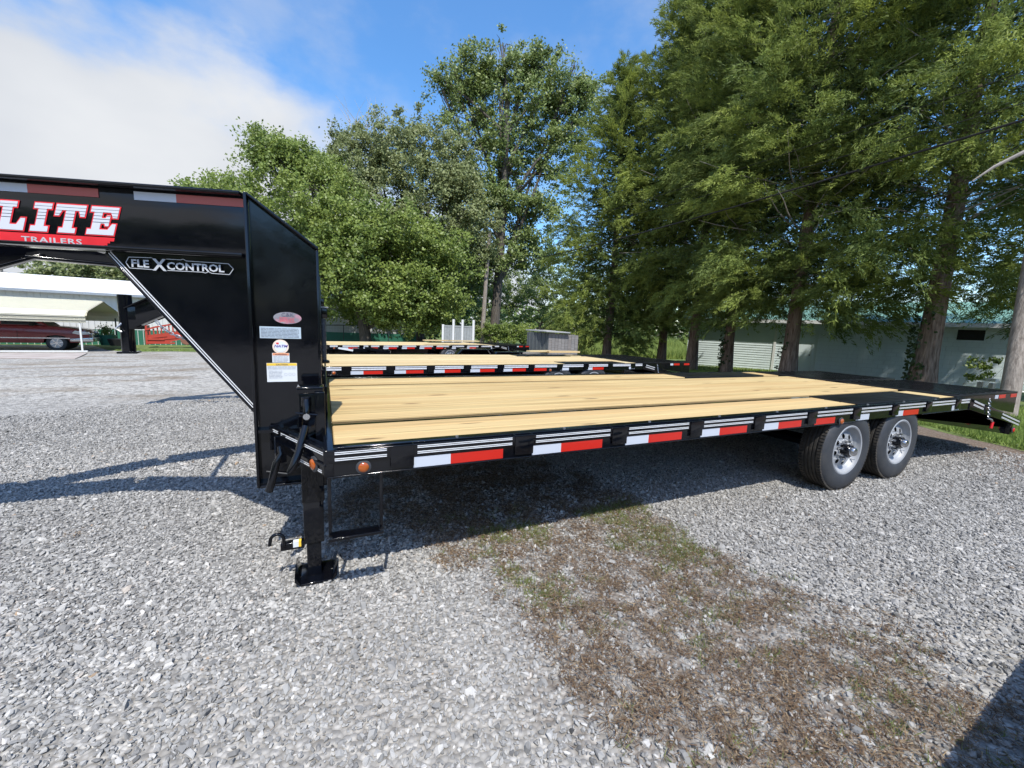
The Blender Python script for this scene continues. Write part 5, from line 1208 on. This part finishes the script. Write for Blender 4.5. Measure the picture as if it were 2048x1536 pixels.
def broadleaf(pxb, depth, label, lobes, mat, nleaf, leaf, tr=.3, trunk_top=.6, group=None, cat='tree', name='broadleaf_tree', tint=.2, fork=5, twigs=0, nclus=None, clr=.55):
    """lobes: (px, py, depth offset, radius m) in survey pixels -> crown lobes"""
    b = W(pxb, 690, depth); g = ground(b.x, b.y); O = Vector((b.x, b.y, g)); T = thing(name, label, cat, tuple(O), 0, group)
    LB = [(W(px, py, depth+dd)-O, r) for px, py, dd, r in lobes]
    tk = MB(); topz = max(c.z for c, r in LB)*trunk_top; cen = sum((c for c, r in LB), Vector())/len(LB); top = Vector((cen.x*.6, cen.y*.6, topz))
    pts = [Vector((0, 0, -.2)).lerp(top, t)+Vector((math.sin(4*t)*.15, math.cos(3*t)*.1, 0)) for t in np.linspace(0, 1, 8)]; pts[0] = Vector((0, 0, -.2))
    tk.tube(pts, [tr*(1.3 if i == 0 else 1)*(1-.6*i/7) for i in range(8)], 12); tk.build('trunk', BARK, T, smooth=True)
    lb = MB()
    for c, r in LB:
        a = pts[random.randint(2, 6)]; mid_ = a.lerp(c, .5)+Vector((random.gauss(0, .3), random.gauss(0, .3), random.gauss(.2, .2))); lb.tube([a, mid_, c], [tr*.34, tr*.22, tr*.08], 6, False)
        for _ in range(6):
            dv = Vector(tuple(rand_unit(1)[0]))*r*.85; dv.z = abs(dv.z)*.8; lb.tube([mid_.lerp(c, random.random()), c+dv*.5, c+dv], [tr*.10, tr*.06, tr*.02], 5, False)
    lb.build('limbs', BARK, T)
    if twigs:
        tw = MB(); c = LB[twigs-1][0]
        for _ in range(26):
            p = c+Vector((random.uniform(-1.6, 1.6), random.uniform(-.5, .5), random.uniform(0, .8))); q = limb_pts(p, (random.gauss(0, .35), random.gauss(0, .2), 1), random.uniform(1.2, 2.6), 5, 0, .15); tw.tube(q, [.028, .022, .017, .012, .009, .006], 4, False)
        tw.build('dead_twigs', DEADB, T)
    vol = np.array([r**2.2 for c, r in LB]); vol = vol/vol.sum(); nc = nclus or nleaf//44; li = rng.choice(len(LB), nc, p=vol)
    cc = np.array([tuple(LB[i][0]) for i in li]); rr = np.array([LB[i][1] for i in li])
    dirs = rand_unit(nc); rad = (.40+.78*rng.random(nc)**.8); lump = 1+.22*np.sin(dirs[:, 0]*5+cc[:, 0])*np.sin(dirs[:, 2]*6+cc[:, 1]*3); C = cc+dirs*(rr*rad*lump)[:, None]*np.array([1, 1, .92])
    hol = vnoise(C[:, 0]*.75+C[:, 1]*.35+31, C[:, 2]*.95+C[:, 1]*.3+17, 4); C = C[(hol > .36) | (rng.random(nc) < .12)]; nc = len(C); m = max(1, nleaf//nc); n = nc*m; sp = clr*.74*rng.uniform(.45, 1.4, (nc, 1, 1)); P = (C[:, None]+rng.normal(0, 1, (nc, m, 3))*sp*np.array([.55, .55, .36])).reshape(-1, 3)
    P = P[P[:, 2] > .3] if len(P) else P; n = len(P)
    nr = unit(rng.normal(0, .68, (n, 3))+np.array([0, -.55, .75])); ax = unit(np.cross(nr, rand_unit(n))+np.array([0, 0, -.35])); s_ = rng.uniform(.7, 1.3, n)*leaf
    V, F = leaf_quads(P, ax, nr, s_, s_*.62); tn = np.clip(rng.random(n)*.45+tint+(fbm(P[:, 0]*.9, P[:, 2]*.9, 3)-.5)*1.1, 0, 1)
    np_mesh('crown', V, F, mat, T, {'tint': np.repeat(tn, 4)}); return T
broadleaf(735, 25.5, 'big spreading maple with lit green crown directly above the neck', [(420, 395, 1, 1.9), (470, 420, 0, 2.2), (560, 345, 2, 2.4), (545, 300, 2, 1.3), (600, 310, 2, 1.1), (520, 470, 1, 2.6), (640, 400, 0, 2.6), (600, 520, 0, 2.4), (700, 520, -1.5, 2.5), (690, 440, -1, 2.4), (760, 560, -1.5, 2.3), (800, 500, -1, 2.4), (820, 600, -1.0, 1.9), (880, 590, 0, 1.8), (870, 520, 0, 2.2), (700, 610, 1, 1.2), (640, 560, -2, 1.7), (660, 350, 2, 1.6), (770, 625, -.5, 1.0), (860, 640, 0, .9)], MAPLEL, 150000, .175, .40, .45, 'broadleaf trees behind the trailers', clr=.62)
broadleaf(840, 30.0, 'olive green fine-leaved tree with bare dead twigs at its top', [(720, 330, 0, 2.2), (700, 290, 0, 1.2), (790, 300, 0, 2.4), (850, 280, 0, 2.0), (900, 330, 0, 2.4), (760, 400, -1, 2.8), (860, 400, -1, 3.0), (930, 420, -1, 2.2), (820, 480, 0, 2.6), (745, 275, 1, 1.1), (940, 500, 0, 1.8), (920, 360, 0, 1.6)], OLIVEL, 90000, .175, .34, .5, 'broadleaf trees behind the trailers', twigs=10, clr=.6)
broadleaf(985, 33.0, 'tallest slender broadleaf tree rising in the middle against the sky', [(1010, 130, 0, 2.3), (960, 130, 0, 1.9), (925, 160, 0, 2.2), (885, 180, 0, 1.2), (930, 230, 0, 2.6), (1000, 220, 0, 3.0), (1080, 130, 0, 1.6), (1070, 200, 0, 2.7), (1130, 200, 0, 2.3), (1180, 190, 0, 1.4), (1150, 260, 0, 2.2), (1050, 300, 0, 2.8), (960, 320, 0, 2.6), (1120, 350, 0, 2.0), (1010, 400, 0, 2.6), (940, 410, 0, 2.0), (1075, 420, 0, 2.0), (1000, 500, 0, 2.2), (940, 560, 0, 2.0), (1060, 500, 1, 1.8), (1005, 85, 0, .9), (1120, 110, 0, .7), (1150, 130, 0, .5), (870, 150, 0, .6)], TALLL, 84000, .215, .42, .8, 'broadleaf trees behind the trailers', clr=.72)
broadleaf(1060, 50.0, 'shaded tangle of undergrowth trees right of the leaning pole', [(1040, 560, 0, 4.2), (1100, 540, 0, 4.2), (1000, 590, 0, 3.4), (1150, 590, 0, 3.9), (1080, 620, -2, 3.1), (1220, 600, 0, 3.9), (960, 560, 0, 3.6), (1020, 640, -3, 2.1), (900, 600, 2, 3.4), (1290, 600, 2, 4.2), (1380, 590, 2, 3.9), (1250, 540, 3, 4.5)], TALLL, 60000, .24, .2, .5, 'broadleaf trees behind the trailers', tint=.05, clr=.7)
broadleaf(840, 38.0, 'dark tree filling the gap behind the maple', [(760, 600, 0, 3.0), (850, 600, 0, 3.4), (930, 610, 0, 3.0), (700, 560, 0, 3.0), (800, 520, 0, 3.4), (900, 500, 0, 3.4), (660, 500, 0, 3.0)], TALLL, 34000, .28, .3, .5, 'broadleaf trees behind the trailers', tint=.0, clr=.8)
broadleaf(160, 46.0, 'wide dark green tree rising behind the barn roof on the left', [(70, 552, 0, 1.6), (120, 550, 0, 2.0), (170, 548, 0, 2.4), (230, 550, 0, 2.6), (290, 548, 0, 2.6), (340, 550, 0, 2.6), (200, 570, 0, 2.6), (270, 575, 0, 2.6), (400, 540, 0, 3)], OLIVEL, 26000, .34, .4, .5, 'broadleaf trees behind the trailers', tint=.1, clr=.8)
broadleaf(1010, 30.0, 'low rounded hedge between vinyl fence and shed', [(975, 668, 0, .8), (1000, 672, 0, .8), (1030, 670, 0, .9), (1055, 668, 0, .8), (1015, 662, 0, .6), (985, 660, 0, .5)], MAPLEL, 9000, .12, .05, .5, None, 'hedge', 'hedge', .3, clr=.28)
broadleaf(966, 30.5, 'narrow vine-covered shrub at the foot of the leaning pole', [(960, 650, 0, .5), (966, 630, 0, .4), (962, 668, 0, .6)], OLIVEL, 2600, .11, .03, .5, None, 'shrub', 'shrub', .2, clr=.2)
broadleaf(1975, 12.6, 'small leafy weed bush between block wall and big pole', [(1960, 738, 0, .28), (1985, 730, 0, .3), (1940, 752, 0, .2)], MAPLEL, 700, .09, .012, .5, None, 'bush', 'bush', .2, clr=.14)
# distant belt that closes the horizon, and an unseen tree line behind the viewer, added for dark reflections in the paint
def belt(name, n, a0, a1, r0_, r1_, h0, h1, sz):
    an = np.radians(rng.uniform(a0, a1, n)); r = rng.uniform(r0_, r1_, n); x = CAM.x+r*np.sin(an); y = CAM.y+r*np.cos(an); hm = h0+h1*fbm(x*.12, y*.12, 3); z = -1.3+rng.random(n)*hm
    V, F = leaf_quads(np.stack([x, y, z], -1), rand_unit(n), unit(rng.normal(0, .6, (n, 3))+[0, -.6, .5]), sz, sz*.7); tag(np_mesh(name, V, F, TALLL, None, {'tint': np.repeat(rng.random(n)*.2, 4)}), kind='stuff')
belt('distant_woods', 26000, -75, 100, 75, 95, 5, 3.5, 1.0)
belt('unseen_woods_behind', 30000, 100, 285, 34, 42, 6.0, 6.0, .75)

# ------------------------------------------------------------------ poles and wires
def pole(p0, p1, r0_, r1_, name, label, mat=POLEW, arm=False):
    g = ground(p0.x, p0.y); T = thing(name, label, 'utility pole', (p0.x, p0.y, g)); d = p1-Vector((p0.x, p0.y, g)); m = MB(); n = 10; m.tube([d*(i/(n-1))-ZV*(.2 if i == 0 else 0) for i in range(n)], [r0_+(r1_-r0_)*i/(n-1) for i in range(n)], 18); m.build('shaft', mat, T, smooth=True); return T
a = G(2012, 838); b = W(2072, 480, 8.6); dirp = (b-a).normalized(); RP = a+dirp*9.0
pole(a, RP, .150, .115, 'utility_pole', 'big weathered wooden utility pole at the right edge, closest of the poles')
a2 = W(963, 665, 30.0); b2 = W(979, 462, 30.0); pole(a2, b2, .17, .13, 'utility_pole', 'slanting pale wooden pole among the trees in the middle')
a3 = W(8, 640, 33.0); b3 = W(-14, 380, 33.0); pole(a3, b3, .16, .13, 'utility_pole', 'distant wooden pole behind the barn at the left edge')
def wire(p, q, r, sag, label):
    m = MB(); m.tube([p.lerp(q, t)-ZV*sag*4*t*(1-t) for t in np.linspace(0, 1, 22)], r, 6); o = m.build('overhead_cable', simple('cable_black', (.012, .012, .013), .6) if 'cable_black' not in MATS else MATS['cable_black']); tag(o, label, 'cable'); return o
pm_ = W(969, 535, 30.2)
wire(pm_, W(2130, 214, 6.9), .022, .35, 'thick black cable bundle running from middle pole up to the right')
wire(W(975, 490, 29.8), W(2120, 184, 6.9), .007, .35, 'thin cable just above the thick bundle')
wire(W(978, 485, 29.8), W(2120, 118, 6.9), .007, .3, 'upper thin cable high on the right')
wire(pm_, W(700, 610, 40), .02, .5, 'short black cable dropping left from the middle pole')
wire(W(-10, 520, 33), W(330, 560, 34), .012, .4, 'upper faint cable above the barn roof'); wire(W(-10, 540, 33), W(330, 566, 34), .012, .4, 'lower faint cable above the barn roof')
def deadlimb():
    T = thing('dead_branch', 'pale bare broken branch slanting up at the right edge', 'branch', tuple(W(1945, 362, 7.6))); o = W(1945, 362, 7.6); q = W(2100, 272, 7.0)-o
    m = MB(); m.tube([Vector((0, 0, 0)), q*.3+Vector((0, 0, .03)), q*.7+Vector((0, 0, -.02)), q], [.012, .028, .036, .045], 8); m.build('limb', DEADB, T, smooth=True)
deadlimb()
for o in list(bpy.data.objects):
    if o.type == 'MESH' and o.parent is None and not o.get('kind') and not o.get('label'): print('UNTAGGED', o.name)
print('tris', sum(len(o.data.polygons) for o in bpy.data.objects if o.type == 'MESH'))
